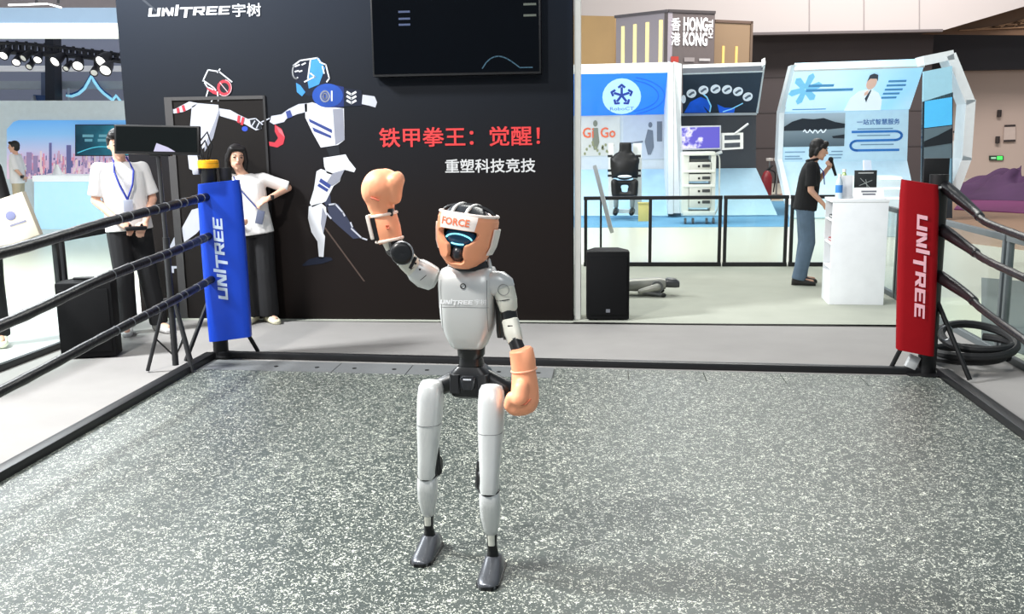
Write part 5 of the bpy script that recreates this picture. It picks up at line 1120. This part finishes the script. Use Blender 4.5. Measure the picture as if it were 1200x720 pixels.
# ---- third booth with the slanted advert
Y3, Y3R = 19.0, 20.4
b3 = thing('exhibition_booth', W(990, 240, Y3R), 'white framed booth with slanted pale blue advert showing a man in white', 'booth')
q = bquad((919, 131, Y3R), (1066, 128, Y3R), (1083, 77, Y3), (932, 82, Y3))
adm = ramp_mat('advert_print', [(0.2, (196, 226, 240)), (0.5, (150, 208, 236)), (0.75, (206, 234, 246))], 'X', -1, 4.2, 0.4, 0.62, noise=1.6, nscale=0.6)
sg = q.slab(MB(), 0.15).build('advert_panel', adm, b3, smooth=False)
pt = MB()
for a in range(6):
    t = a*math.pi/3+0.3; q.poly(pt, [(0.12+0.02*math.cos(t+1.4), 0.55+0.06*math.sin(t+1.4)), (0.12+0.11*math.cos(t+0.25), 0.55+0.32*math.sin(t+0.25)), (0.12+0.13*math.cos(t), 0.55+0.38*math.sin(t)), (0.12+0.11*math.cos(t-0.25), 0.55+0.32*math.sin(t-0.25)), (0.12+0.02*math.cos(t-1.4), 0.55+0.06*math.sin(t-1.4))], 0.004)
pt.build('advert_flower', M((118, 190, 224), 0.4, emit=0.5), sg, smooth=False)
ln = MB(); q.rect(ln, 0.14, 0.60, 0.34, 0.655, 0.008); q.rect(ln, 0.13, 0.49, 0.50, 0.55, 0.008)
for k, w_ in enumerate((0.14, 0.15, 0.14, 0.13, 0.12)): q.rect(ln, 0.76-k*0.004, 0.66-0.095*k, 0.76+w_-k*0.004, 0.705-0.095*k, 0.008)
q.rect(ln, 0.06, 0.045, 0.33, 0.065, 0.008)
o = ln.build('advert_lettering', M((70, 140, 190), 0.4, emit=0.3), sg, smooth=False); o['kind'] = 'stuff'
mn_ = MB(); q.poly(mn_, [(0.48, 0.0), (0.50, 0.30), (0.55, 0.46), (0.60, 0.50), (0.66, 0.50), (0.71, 0.42), (0.755, 0.25), (0.77, 0.0)], 0.008); mn_.build('advert_coat', M((226, 236, 240), 0.5, emit=0.5), sg, smooth=False)
mn_ = MB(); q.disc(mn_, 0.632, 0.66, 0.04, 0.155, 0.010); q.poly(mn_, [(0.60, 0.36), (0.60, 0.44), (0.625, 0.50), (0.63, 0.40)], 0.012); mn_.build('advert_face', M((226, 186, 166), 0.5, emit=0.35), sg, smooth=False)
mn_ = MB(); q.poly(mn_, [(0.592, 0.70), (0.60, 0.84), (0.63, 0.875), (0.665, 0.84), (0.676, 0.70), (0.66, 0.76), (0.61, 0.765)], 0.014); q.poly(mn_, [(0.615, 0.30), (0.64, 0.50), (0.648, 0.50), (0.635, 0.20)], 0.012); mn_.build('advert_hair', M((56, 62, 72), 0.5), sg, smooth=False)
def strip(name, pts, w0, mat, par, depth=0.35):
    P = [W(*p) for p in pts]; mb = MB()
    for a, b in zip(P, P[1:]):
        n = Vector((-(b-a).z, 0, (b-a).x)).normalized()*w0; mb.prism([a-n, b-n, b+n, a+n], (0, depth, 0))
    return mb.build(name, mat, par, smooth=False)
strip('frame_edge', [(931, 76, Y3), (916.5, 132, Y3R)], 0.055, LITW, b3); strip('frame_edge', [(916.5, 130, Y3R), (914, 188, Y3R)], 0.05, LITW, b3); strip('frame_edge', [(914, 187, Y3R), (926, 240, Y3)], 0.05, LITW, b3)
bquad((931, 82, Y3), (1084, 77, Y3), (1083, 71, Y3+0.1), (931, 75, Y3+0.1)).slab(MB(), 0.05).build('top_beam', FRAMEW, b3, smooth=False)
bk = bquad((915, 190, Y3R+0.03), (1063, 188, Y3R+0.03), (1065, 128, Y3R+0.03), (917, 131, Y3R+0.03)); bk.slab(MB(), 0.12).build('back_panel', M((178, 210, 226), 0.45, emit=0.3), b3, smooth=False)
bquad((926, 255, Y3), (1077, 254, Y3), (1063, 188, Y3R), (915, 190, Y3R)).slab(MB(), 0.1).build('lower_panel', M((188, 214, 226), 0.4, emit=0.15), b3, smooth=False)
LK = ramp_mat('lake_print', [(0.0, (70, 86, 96)), (0.35, (120, 136, 144)), (0.5, (150, 166, 176)), (0.75, (172, 190, 204))], 'Z', 1.2, 2.4, 0.4, 0.3)
pc = bk.rect(MB(), 0.015, 0.30, 0.50, 0.955, 0.01).build('lake_picture', LK, b3, smooth=False)
hl = MB(); bk.poly(hl, [(0.015, 0.70), (0.08, 0.80), (0.16, 0.86), (0.25, 0.84), (0.33, 0.86), (0.42, 0.78), (0.50, 0.74), (0.50, 0.66), (0.30, 0.62), (0.015, 0.62)], 0.016); bk.poly(hl, [(0.40, 0.50), (0.50, 0.53), (0.50, 0.45), (0.41, 0.46)], 0.016); hl.build('lake_hills', M((24, 34, 44), 0.5), pc, smooth=False)
wv = MB(); bk.line(wv, [(0.17+0.18*i/14, 0.60+0.035*math.sin(i*1.9)) for i in range(15)], 0.022, 0.022, asp=2.4); wv.build('lake_lettering', M((226, 232, 236), 0.5, emit=0.3), pc, smooth=False)
text_on(bk, '一站式智慧服务', 0.595, 0.71, 0.93, 0.82, 0.012, 0.02).build('panel_title', M((54, 108, 176), 0.5), b3, smooth=False)
BL_ = M((44, 116, 190), 0.5, emit=0.15)
cv = MB(); P = [(0.56, 0.575), (0.90, 0.575)]+[(0.90+0.05*math.sin(math.radians(a)), 0.49+0.085*math.cos(math.radians(a))) for a in range(0, 181, 20)]+[(0.60, 0.40)]+[(0.60-0.05*math.sin(math.radians(a)), 0.305+0.095*math.cos(math.radians(a))) for a in range(0, 181, 20)]+[(0.93, 0.21)]
bk.line(cv, P, 0.045, 0.014, asp=2.4); cv.build('panel_snake_line', BL_, b3, smooth=False)
ln = MB()
for a0, b0, w_ in ((0.03, 0.185, 0.16), (0.40, 0.185, 0.09), (0.03, 0.10, 0.12), (0.03, 0.05, 0.14), (0.38, 0.12, 0.11), (0.38, 0.06, 0.10), (0.60, 0.49, 0.26), (0.63, 0.31, 0.26), (0.60, 0.62, 0.28)): bk.rect(ln, a0, b0, a0+w_, b0+0.022, 0.012)
o = ln.build('panel_small_print', M((120, 160, 190), 0.5), b3, smooth=False); o['kind'] = 'stuff'
# portal frame and glossy end panel
pf = thing('portal_frame', W(1110, 236, 18.6), 'white angular portal frame at the right end of the slanted advert', 'frame')
def pst(name, pts): strip(name, [(x, y, 18.6) for x, y in pts], 0.085, LITW, pf, 0.5)
pst('frame_top', [(1083, 71), (1118, 64)]); pst('frame_upper', [(1115, 64), (1138, 121)]); pst('frame_side', [(1138, 117), (1133, 188)]); pst('frame_lower', [(1134, 184), (1116, 232)])
eb = thing('glass_panel', W(1098, 240, 18.5), 'tall glossy end panel with a painted reflection of the blue advert inside the portal frame', 'panel')
eq = pxquad(18.5, (1079, 256), (1116, 256), (1117, 77), (1082, 84)); 
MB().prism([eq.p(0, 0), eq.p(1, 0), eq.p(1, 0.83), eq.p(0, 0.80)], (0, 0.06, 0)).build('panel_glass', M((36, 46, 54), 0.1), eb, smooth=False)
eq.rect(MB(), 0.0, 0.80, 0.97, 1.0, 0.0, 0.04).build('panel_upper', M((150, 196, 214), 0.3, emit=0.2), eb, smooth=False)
eq.rect(MB(), 0.06, 0.62, 0.97, 0.80, 0.006).build('reflection_blue_band', M((74, 172, 222), 0.3, emit=0.4), eb, smooth=False)  # from here down: the advert's reflection, painted on as flat coloured shapes
eq.rect(MB(), 0.06, 0.40, 0.97, 0.615, 0.006).build('reflection_grey_band', M((96, 116, 126), 0.3), eb, smooth=False)
hl = MB(); eq.poly(hl, [(0.06, 0.53), (0.5, 0.56), (0.97, 0.60), (0.97, 0.50), (0.06, 0.49)], 0.012); hl.build('reflection_hills', M((22, 30, 38), 0.4), eb, smooth=False)
eq.rect(MB(), 0.06, 0.22, 0.97, 0.40, 0.006).build('reflection_lower_band', M((116, 160, 184), 0.3), eb, smooth=False)
for k in range(5): eq.rect(MB(), 0.1, 0.24+0.032*k, 0.1+0.75*random.uniform(0.5, 1), 0.25+0.032*k, 0.010).build('reflection_line', M((50, 70, 84), 0.4), eb, smooth=False)
# reception desk of that booth
rd = thing('reception_desk', W(1028, 262, 15.5), 'white reception desk with glowing shelf lines behind the stage counter', 'desk')
a, b = W(1000, 265, 15.5), W(1058, 207, 15.5)
MB().span((a.x, 15.5, FLZ), (b.x, 16.1, b.z)).build('desk_body', M((206, 222, 230), 0.45, emit=0.1), rd, bevel=0.01)
for y in (209.5, 221, 232.5):
    p, p2 = W(1032, y, 15.48), W(1057, y, 15.48); MB().span((p.x, 15.47, p.z-0.015), (p2.x, 15.5, p.z+0.015)).build('shelf_light', M((240, 248, 250), 0.5, emit=0.7), rd)
o = thing('brochure_box', W(1017, 207, 15.8), 'small blue and white brochure box standing on the reception desk', 'box'); qd = pxquad(15.75, (1013, 207), (1022, 207), (1021, 188), (1013, 188)); qd.slab(MB(), 0.1).build('box_body', M((206, 216, 232), 0.5), o, smooth=False); qd.rect(MB(), 0.1, 0.05, 0.9, 0.35, 0.004).build('box_print', M((40, 90, 190), 0.5), o, smooth=False)

# ---- hall shell behind
UP = M((186, 178, 174), 0.7, var=0.03, scale=0.3); DW = M((70, 62, 62), 0.7, var=0.1, scale=0.4); DW2 = M((52, 50, 54), 0.7, var=0.1, scale=0.4)
def zat(x, y, Y): return W(x, y, Y).z
YW = 34.0
struct('wall_right', MB().span((W(1092, 80, 37).x, 37, -0.02), (40, 37.4, zat(1150, 80, 37)+0.3)), M((188, 168, 156), 0.7, var=0.03, scale=0.3))
struct('wall_dark', MB().span((-6, YW, -0.02), (W(1092, 80, YW).x, YW+0.4, 6.8)), DW)
for k, zz in enumerate((1.2, 2.4, 3.6)): struct('trim_%d' % (k+1), MB().span((4, YW-0.02, zz), (W(1092, 80, YW).x-0.1, YW-0.004, zz+0.03)), M((56, 50, 50), 0.7))
struct('trim_dark_band', MB().span((W(1092, 80, 36.5).x, 36.5, zat(1150, 82, 36.5)), (40, 36.9, 7.2)), DW2)
struct('trim_wood_soffit', MB().prism([W(1080, 40, 33.5), W(1300, 42, 33.5), W(1300, -30, 33.5), W(1202, 2, 33.5), W(1107, 34, 33.5)], (0, 0.1, 0)), M((112, 84, 62), 0.6, var=0.2, scale=1))
for k in range(6): struct('trim_slat_%d' % (k+1), MB().prism([W(1125+k*16, 36-k*1.2, 33.4), W(1260, 30-k*9, 33.4), W(1260, 28.5-k*9, 33.4), W(1125+k*16, 35-k*1.2, 33.4)], (0, 0.09, 0)), M((158, 122, 90), 0.6))
bh = struct('wall_upper', MB().prism([W(640, 36, 32.5), W(880, 40, 32.5), W(1107, 35, 32.5), W(1202, 7, 32.5), W(1320, -25, 32.5), W(1320, -160, 32.5), W(640, -160, 32.5)], (0, 0.4, 0)), UP)
for k, x in enumerate((948, 1012, 1077)):
    MB().prism([W(x, 36, 32.48), W(x+1.2, 36, 32.48), W(x+1.2, -60, 32.48), W(x, -60, 32.48)], (0, 0.015, 0)).build('panel_joint', M((150, 142, 140), 0.7), bh, smooth=False)
MB().prism([W(880, 41, 32.3), W(1105, 37, 32.3), W(1105, 34, 32.3), W(880, 38, 32.3)], (0, 0.3, 0)).build('lower_lip', M((100, 92, 92), 0.6), bh, smooth=False)
tag(MB().prism([G(1030, 272, FLZ), G(1290, 305, FLZ), Vector((30, 36.4, FLZ)), Vector((17.2, 36.4, FLZ)), Vector((17.2, 33.8, FLZ)), Vector((10.5, 33.8, FLZ))], (0, 0, 0.006)).build('hall_carpet', M((150, 118, 96), 0.9, var=0.08, scale=1)), 'brown hall carpet beyond the fence on the right', 'carpet')
tag(MB().prism([G(890, 234, FLZ), G(912, 234, FLZ), Vector((9.0, 33.8, FLZ)), Vector((7.4, 33.8, FLZ))], (0, 0, 0.005)).build('hall_carpet', M((150, 112, 90), 0.9, var=0.08, scale=1)), 'brown carpet patch between the dark booth and the slanted advert', 'carpet')
tag(MB().prism([G(1150, 326, FLZ), G(1290, 338, FLZ), G(1290, 446, FLZ), G(1150, 400, FLZ)], (0, 0, 0.006)).build('floor_reflection', M((92, 98, 98), 0.6, var=0.2, scale=2)), 'dark grey patch painted as a reflection on the pale hall floor beyond the right fence', 'mat')  # dark reflection in the glossy floor, painted as a flat patch
# exit sign, notices
es = thing('exit_sign', W(1168, 188, 36.9), 'green lit exit sign low on the beige wall at the right', 'sign'); eqn = pxquad(36.9, (1160, 188), (1176, 188), (1176, 182.5), (1160, 182.5))
eqn.slab(MB(), 0.1).build('sign_box', M((30, 60, 44), 0.4), es, smooth=False); eqn.rect(MB(), 0.52, 0.12, 0.92, 0.88, 0.01).build('lit_symbol', M((70, 220, 90), 0.5, emit=1.0), es, smooth=False); eqn.rect(MB(), 0.08, 0.3, 0.45, 0.7, 0.01).build('lit_arrow', M((150, 190, 160), 0.5, emit=0.5), es, smooth=False)
nt_ = thing('wall_notice', W(1183, 165, 36.9), 'pale notice sheet with dark bands on the beige wall', 'notice'); nq = pxquad(36.9, (1176, 166.5), (1190, 166), (1190, 146), (1177, 146.5)); nq.slab(MB(), 0.05).build('sheet', M((196, 178, 168), 0.6), nt_, smooth=False)
for b0 in (0.0, 0.88): nq.rect(MB(), 0.0, b0, 1.0, b0+0.12, 0.01).build('band', M((50, 40, 40), 0.6), nt_, smooth=False)
for k, (x, y, lab) in enumerate(((1171, 133, 'upper'), (1169, 164, 'lower'))):
    o = thing('wall_fixture', W(x, y+4, 36.9), 'small dark %s fixture on the beige wall left of the notice' % lab, 'fixture'); MB().box(W(x, y, 36.85), (0.14, 0.1, 0.26)).build('fixture_body', M((40, 34, 34), 0.5), o, bevel=0.02); MB().cyl(W(x, y+4, 36.85), W(x, y-3, 36.8), 0.05).build('fixture_knob', M((60, 52, 50), 0.5), o)
# purple cloth heap
pc0 = G(1172, 245, FLZ)
pr = thing('purple_cloth', pc0, 'dark purple cloth heaped on a purple ground sheet at the right edge', 'cloth')
MB().prism([G(1118, 246, FLZ+.01), G(1270, 254, FLZ+.01), G(1270, 222, FLZ+.01), G(1135, 225, FLZ+.01)], (0, 0, 0.02)).build('ground_sheet', M((112, 44, 92), 0.8), pr, smooth=False)
hp2 = MB(); n1, n2 = 40, 24
hc = G(1182, 232, FLZ)
for j in range(n2+1):
    for i in range(n1):
        t = 2*math.pi*i/n1; rr = j/n2; ed_ = 1+0.18*math.sin(3*t+1)+0.1*math.sin(7*t)
        x = 2.0*rr*ed_*math.cos(t); y = 1.5*rr*ed_*math.sin(t); z = 0.50*(1-rr**1.7)*(1+0.22*math.sin(5*t+rr*6)+0.14*math.sin(9*t-rr*9)) + 0.03
        z *= (1.15 if math.cos(t) < 0.2 else 0.8)
        hp2.v.append(hc+Vector((x+0.25, y, max(0.03, z))))
for j in range(n2):
    for i in range(n1): hp2.f.append((j*n1+i, j*n1+(i+1) % n1, (j+1)*n1+(i+1) % n1, (j+1)*n1+i))
hp2.build('heaped_cloth', M((70, 38, 74), 0.8, var=0.3, scale=2), pr, ang=180)
# fire extinguisher, small table with chairs
fe = W(898, 224, 24); fe.z = FLZ
o = thing('fire_extinguisher', fe, 'red fire extinguisher standing on the brown carpet between two booths', 'extinguisher')
MB().lathe([(0, 0), (0.12, 0), (0.13, 0.02), (0.13, 0.62), (0.08, 0.74), (0.04, 0.78), (0, 0.78)], fe, n=16).build('cylinder', M((130, 26, 32), 0.4), o); MB().cap(fe+Vector((0, 0, 0.78)), fe+Vector((0.12, 0, 0.9)), 0.03).build('valve', BLACK, o); MB().tube(spline([fe+Vector((0.02, 0, 0.82)), fe+Vector((0.2, -0.02, 0.7)), fe+Vector((0.17, -0.02, 0.25))], 6), 0.018, 6).build('hose', BLACK, o)
for k, (x, lab) in enumerate(((901, 'left'), (910, 'right'))):
    c = W(x, 215, 27); c.z = FLZ
    o = thing('bar_stool', c, 'slim pale %s stool on the brown carpet between two booths' % lab, 'stool')
    MB().lathe([(0, 0.95), (0.09, 0.95), (0.10, 0.98), (0.10, 1.02), (0, 1.03)], c, n=16).build('seat', M((196, 190, 186), 0.5), o); MB().cyl(c, c+Vector((0, 0, 0.95)), 0.025).build('pole', STEEL, o); MB().cyl(c, c+Vector((0, 0, 0.02)), 0.10, n=16).build('base', STEEL, o)

# ---- lettered tower booth above the signs
hk = thing('tower_booth', W(783, 240, 26), 'tall grey-brown booth tower with lit white lettering above the booths', 'booth')
def vface(pts, name, mat, th=0.15):
    P = [W(x, y, Y) for x, y, Y in pts]; B = [Vector((p.x, p.y, FLZ)) for p in P]; qd = Quad(B[0], B[1], P[1], P[0]); qd.slab(MB(), th).build(name, mat, hk, smooth=False); return qd
lq = vface([(722, 18, 28.0), (783, 11, 26.0)], 'left_face', M((176, 166, 172), 0.4, var=0.06, scale=0.4))
rq = vface([(783, 11, 26.0), (838, 13, 27.0)], 'right_face', M((112, 102, 100), 0.5))
gq = vface([(838, 23, 27.6), (882, 25, 28.2)], 'glazed_face', M((150, 126, 100), 0.35, var=0.12, scale=0.5))
aq = vface([(672, 18, 29.0), (721, 19, 28.6)], 'amber_face', M((176, 140, 88), 0.4, emit=0.03, var=0.25, scale=0.6))
YEL = M((250, 232, 160), 0.5, emit=0.75)
def yb_(px): # height fraction of a picture row on the tower faces
    return zat(783, px, 26.0)/zat(783, 11, 26.0)
for a in (0.12, 0.36, 0.60, 0.85): lq.rect(MB(), a, yb_(76), a+0.055, yb_(22+ (1-a)*4), 0.02, 0.03).build('light_strip', YEL, hk, smooth=False)
for a in (0.2, 0.55): gq.rect(MB(), a, yb_(76), a+0.06, yb_(44), 0.02, 0.03).build('light_strip', M((226, 190, 110), 0.5, emit=0.4), hk, smooth=False)
lq.rect(MB(), -0.02, 0.985, 1.0, 1.0, 0.03, 0.05).build('roof_edge', M((110, 104, 106), 0.5), hk, smooth=False); rq.rect(MB(), 0.0, 0.985, 1.0, 1.0, 0.03, 0.05).build('roof_edge', M((80, 74, 74), 0.5), hk, smooth=False)
gq.rect(MB(), 0.0, 0.985, 1.0, 1.0, 0.03, 0.05).build('roof_edge', M((104, 84, 72), 0.5), hk, smooth=False); gq.rect(MB(), 0.94, 0.3, 1.0, 1.0, 0.03, 0.05).build('corner_post', M((110, 92, 78), 0.5), hk, smooth=False)
GLW = M((250, 250, 250), 0.5, emit=1.0)
text_on(rq, '香', 0.06, yb_(36), 0.24, yb_(21), 0.03, 0.02).build('lit_lettering', GLW, hk, smooth=False); text_on(rq, '港', 0.06, yb_(53), 0.24, yb_(38), 0.03, 0.02).build('lit_lettering', GLW, hk, smooth=False)
text_on(rq, 'HONG', 0.31, yb_(36), 0.82, yb_(20.5), 0.03, 0.05).build('lit_lettering', GLW, hk, smooth=False); text_on(rq, 'KONG', 0.31, yb_(53), 0.82, yb_(38), 0.03, 0.05).build('lit_lettering', GLW, hk, smooth=False)
text_on(rq, 'TECH', 0.85, yb_(43), 0.94, yb_(21.5), 0.03, 0.03, turn=3).build('lit_lettering', GLW, hk, smooth=False)
rq.rect(MB(), 0.06, yb_(73), 0.22, yb_(66), 0.03).build('small_logo', M((190, 70, 60), 0.5), hk, smooth=False); rq.rect(MB(), 0.34, yb_(72), 0.56, yb_(67), 0.03).build('small_logo', M((160, 150, 148), 0.5), hk, smooth=False); rq.rect(MB(), 0.66, yb_(71), 0.90, yb_(68), 0.03).build('small_logo', M((196, 190, 188), 0.5), hk, smooth=False)

# =================================================================== hall on the left
YL = 19.0
lb = thing('city_booth', W(70, 262, YL), 'white booth with a long glowing city skyline picture at far left', 'booth')
def lquad(Y, x0, y0, x1, y1): return pxquad(Y, (x0, y1), (x1, y1+(-0.0)), (x1, y0), (x0, y0))
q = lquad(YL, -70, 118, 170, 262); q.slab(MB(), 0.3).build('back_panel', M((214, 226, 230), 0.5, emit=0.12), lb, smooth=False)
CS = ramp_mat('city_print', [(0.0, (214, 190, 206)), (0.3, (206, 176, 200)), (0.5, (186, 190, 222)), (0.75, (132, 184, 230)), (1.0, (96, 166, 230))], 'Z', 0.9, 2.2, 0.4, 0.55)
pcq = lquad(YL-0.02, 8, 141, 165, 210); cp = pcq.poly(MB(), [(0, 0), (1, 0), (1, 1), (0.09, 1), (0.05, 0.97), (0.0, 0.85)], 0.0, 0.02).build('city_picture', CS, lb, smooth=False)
cols = [M(c, 0.5, emit=0.35) for c in ((196, 150, 184), (160, 140, 180), (226, 150, 172), (110, 110, 160), (238, 214, 214), (206, 172, 196))]
for k in range(6):
    mb = MB(); 
    for i in range(80):
        a = random.random()*0.92+0.05; h_ = 0.03+0.12*random.random()**2; b0 = random.random()**1.5*0.34; w_ = 0.005+0.011*random.random()
        pcq.rect(mb, a, b0, a+w_, b0+h_, 0.002+0.001*k, 0.002)
    o = mb.build('city_blocks', cols[k], cp, smooth=False); o['kind'] = 'stuff'
for a0, a1, h_ , c in ((0.15, 0.19, 0.46, 1), (0.20, 0.235, 0.40, 1), (0.32, 0.340, 0.62, 3), (0.45, 0.485, 0.58, 3), (0.252, 0.266, 0.48, 4), (0.275, 0.285, 0.44, 2)): pcq.rect(MB(), a0, 0.1, a1, h_, 0.010, 0.003).build('city_tower', cols[c], cp, smooth=False)
dk = thing('reception_desk', W(80, 264, YL-1.6), 'long pale blue glowing desk before the city skyline picture', 'desk')
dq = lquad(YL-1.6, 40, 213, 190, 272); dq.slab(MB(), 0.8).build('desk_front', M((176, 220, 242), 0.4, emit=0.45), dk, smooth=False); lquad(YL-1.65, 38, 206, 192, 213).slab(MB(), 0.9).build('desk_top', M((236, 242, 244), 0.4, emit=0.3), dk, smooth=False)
o = thing('white_cone', W(68, 206, YL-1.4), 'small white cone on the glowing blue desk', 'cone'); c = W(68, 207, YL-1.3); MB().lathe([(0, 0), (0.09, 0), (0.10, 0.04), (0.05, 0.17), (0.01, 0.24), (0, 0.24)], c, n=14).build('cone_body', M((235, 236, 238), 0.5), o)
tvq = lquad(YL-0.12, 88, 146, 152, 183); t_ = thing('television', W(120, 183, YL-0.2), 'teal glowing screen on the city booth wall behind the lanyard man', 'television')
tvq.slab(MB(), 0.1).build('casing', M((16, 24, 32), 0.4), t_, smooth=False)
sc_ = tvq.rect(MB(), 0.015, 0.03, 0.985, 0.97, 0.004).build('screen', ramp_mat('teal_screen', [(0.3, (10, 40, 60)), (0.55, (20, 84, 104)), (0.8, (40, 130, 150))], 'X', -1, 1.5, 0.3, 0.4, noise=1.2, nscale=2.5), t_, smooth=False)
ar_ = MB(); tvq.line(ar_, [(0.05+0.9*i/14, 0.10+0.20*math.sin(math.pi*i/14)) for i in range(15)], 0.03, 0.008, asp=1.7); ar_.build('screen_arc', M((90, 200, 220), 0.4, emit=0.4), sc_, smooth=False)
for a0, b0, w_ in ((0.14, 0.60, 0.2), (0.44, 0.60, 0.22), (0.18, 0.46, 0.14), (0.42, 0.46, 0.24)): tvq.rect(MB(), a0, b0, a0+w_, b0+0.085, 0.008).build('screen_text', M((110, 170, 186), 0.4, emit=0.3), sc_, smooth=False)
# upper structure of the left hall
LIL = M((168, 172, 196), 0.6, var=0.04, scale=0.3)
struct('wall_left', MB().span((-40, 30, -0.02), (-5, 30.4, 14)), LIL)
def lstruct(name, Y, x0, y0, x1, y1, d, mat): return lquad(Y, x0, y0, x1, y1).slab(MB(), d).build(name, mat)
def lst(name, *a): o = lstruct(name, *a); o['kind'] = 'structure'; return o
lst('trim_soffit_fascia', 12.5, -120, 9, 165, 27, 0.4, M((112, 132, 152), 0.6, var=0.04))
lst('trim_lit_fascia', 12.45, -120, 27, 165, 41, 0.5, M((226, 232, 226), 0.5, emit=0.3))
a_, b_2 = W(-120, 41, 12.6), W(165, 41, 12.6)
struct('ceiling_left', MB().prism([a_, b_2, Vector((b_2.x-3, 26, a_.z+2.1)), Vector((a_.x-12, 26, a_.z+2.1))], (0, 0, 0.1)), M((196, 196, 214), 0.6))
lst('wall_far_pink', 29.5, -120, -60, 200, 12, 0.3, M((186, 172, 172), 0.7))
lst('trim_white_beam', 22, -100, 77, 165, 83, 0.3, M((232, 234, 240), 0.5, emit=0.3))
lst('trim_grey_beam', 20.5, -100, 95, 165, 104, 0.3, M((186, 194, 204), 0.6))
col_ = thing('column', W(60, 240, 16), 'thin black column rising between the lamps over the city booth', 'column'); MB().prism([W(53, 120, 20), W(64, 120, 20), W(62.5, 41, 20), W(52.5, 41, 20)], (0, 0.3, 0)).build('shaft', M((24, 30, 46), 0.5), col_, smooth=False); MB().prism([W(48, 121, 20.3), W(54, 121, 20.3), W(53, 85, 20.3), W(48, 85, 20.3)], (0, 0.2, 0)).build('side_pipe', M((96, 110, 140), 0.5), col_, smooth=False)
bx_ = thing('hanging_box', W(48, 120, 20.2), 'small blue slanted box above the city booth beside the column', 'box'); MB().prism([W(38, 120, 20.2), W(56, 120, 20.2), W(56, 112, 20.2), W(39, 111, 20.2)], (0, 0.4, 0)).build('box_body', M((54, 84, 140), 0.5), bx_, smooth=False); MB().prism([W(34, 120.5, 20.1), W(40, 120.5, 20.1), W(38.5, 112, 20.1)], (0, 0.1, 0)).build('box_bracket', M((190, 196, 210), 0.5), bx_, smooth=False)
# glowing peak outline
pk = thing('peak_sign', W(110, 118, 20.8), 'glowing blue and white peak outline sign above the city booth', 'sign')
GL = M((150, 220, 250), 0.5, emit=0.7); GB = M((40, 90, 150), 0.5, emit=0.1)
def px_tube(pts, r, Y): return MB().tube([W(x, y, Y) for x, y in pts], r, 6)
curve = [(78, 112), (84, 113), (92, 110), (99, 104), (104, 95), (107, 89), (110, 95), (116, 104), (122, 110), (130, 116)]
px_tube(spline([Vector((x, y, 0)) for x, y in curve], 4) if False else curve, 0.03, 20.4).build('sign_tube', GL, pk); px_tube([(x, y-2.2) for x, y in curve], 0.03, 20.45).build('sign_back', GB, pk); px_tube([(130, 120), (136, 112), (142, 120)], 0.03, 20.4).build('sign_tube', GL, pk); px_tube([(80, 120), (80, 103)], 0.025, 20.4).build('sign_post', M((200, 210, 225), 0.5), pk)
# truss with spotlights
tr = thing('lighting_truss', W(70, 66, 18), 'black lighting truss hanging over the city booth at upper left', 'truss')
TM = M((24, 26, 38), 0.5)
top = [(-30, 50), (25, 51), (60, 54), (100, 59), (150, 65)]; bot = [(-30, 58), (25, 61), (60, 63), (100, 66), (150, 72)]
px_tube(top, 0.035, 18).build('top_chord', TM, tr); px_tube(bot, 0.045, 18).build('bottom_chord', TM, tr); px_tube([(x, y+1.5) for x, y in bot], 0.04, 18.6).build('rear_chord', TM, tr)
for k in range(44):
    x = -10+k*3.7; ya = np.interp(x, [p[0] for p in top], [p[1] for p in top]); yb2 = np.interp(x, [p[0] for p in bot], [p[1] for p in bot])
    px_tube([(x, ya-1.5*(k % 3)), (x+(1.4 if k % 2 else -0.8), yb2+1)], 0.028, 18+0.2*(k % 2)).build('truss_web', TM, tr)
for k, (x, y, r, lit, lab) in enumerate(((6, 63, 0.085, 1, 'leftmost spotlight under the truss at the left edge of the view'), (20, 71, 0.075, 1, 'pale spotlight low under the truss left of the column'), (30, 66, 0.07, 0, 'dark spotlight close under the truss left of the column'),
        (36, 76, 0.06, 0, 'lowest dark spotlight left of the black column'), (45, 68, 0.075, 1, 'spotlight with small glint just left of the black column'), (67, 70, 0.10, 1, 'bright spotlight just right of the black column'), (79, 78, 0.055, 0, 'small dark spotlight low between the bright lamps'),
        (92, 75, 0.10, 1, 'bright spotlight midway between the column and the black wall'), (121, 70, 0.12, 1, 'large upper bright spotlight nearest the black wall'), (125, 80, 0.11, 1, 'lower bright spotlight nearest the black wall'), (111, 83, 0.07, 0, 'lowest dark spotlight left of the paired bright lamps'))):
    c = W(x, y, 17.55 if k == 9 else 17.8); o = thing('spotlight', c, lab, 'lamp'); d = Vector((0.25*math.sin(k*2.1), -0.8, -0.55)).normalized()
    MB().lathe([(0, -0.20), (r*0.6, -0.19), (r*0.9, -0.08), (r*1.1, 0.05), (r*1.15, 0.09), (r*0.95, 0.085), (r*0.9, 0.05), (0, 0.045)], c, d, 14).build('housing', M((40, 40, 48), 0.4), o)
    MB().cyl(c+d*0.05, c+d*0.075, r*0.88, n=14).build('lens', M((255, 252, 245), 0.3, emit=2.2 if lit else 0.05), o)
    MB().cap(c, W(x, np.interp(x, [p[0] for p in bot], [p[1] for p in bot]), 18), 0.02).build('yoke', TM, o)
# tube lamps at the top
for k, (p0, p1, lab) in enumerate((((10, 6), (56, 4.5), 'long white tube lamp at the top left'), ((58, 5), (72, 9), 'short slanted white tube lamp at the top left'))):
    o = thing('tube_lamp', W(*p0, 11.8), lab, 'lamp'); px_tube([p0, p1], 0.012, 11.8).build('tube', M((250, 250, 250), 0.4, emit=1.2), o); px_tube([(p0[0]*0.3+p1[0]*0.7, p0[1]-1), (p0[0]*0.3+p1[0]*0.7+1, p0[1]-9)], 0.016, 11.85).build('hanger', M((30, 28, 32), 0.5), o)
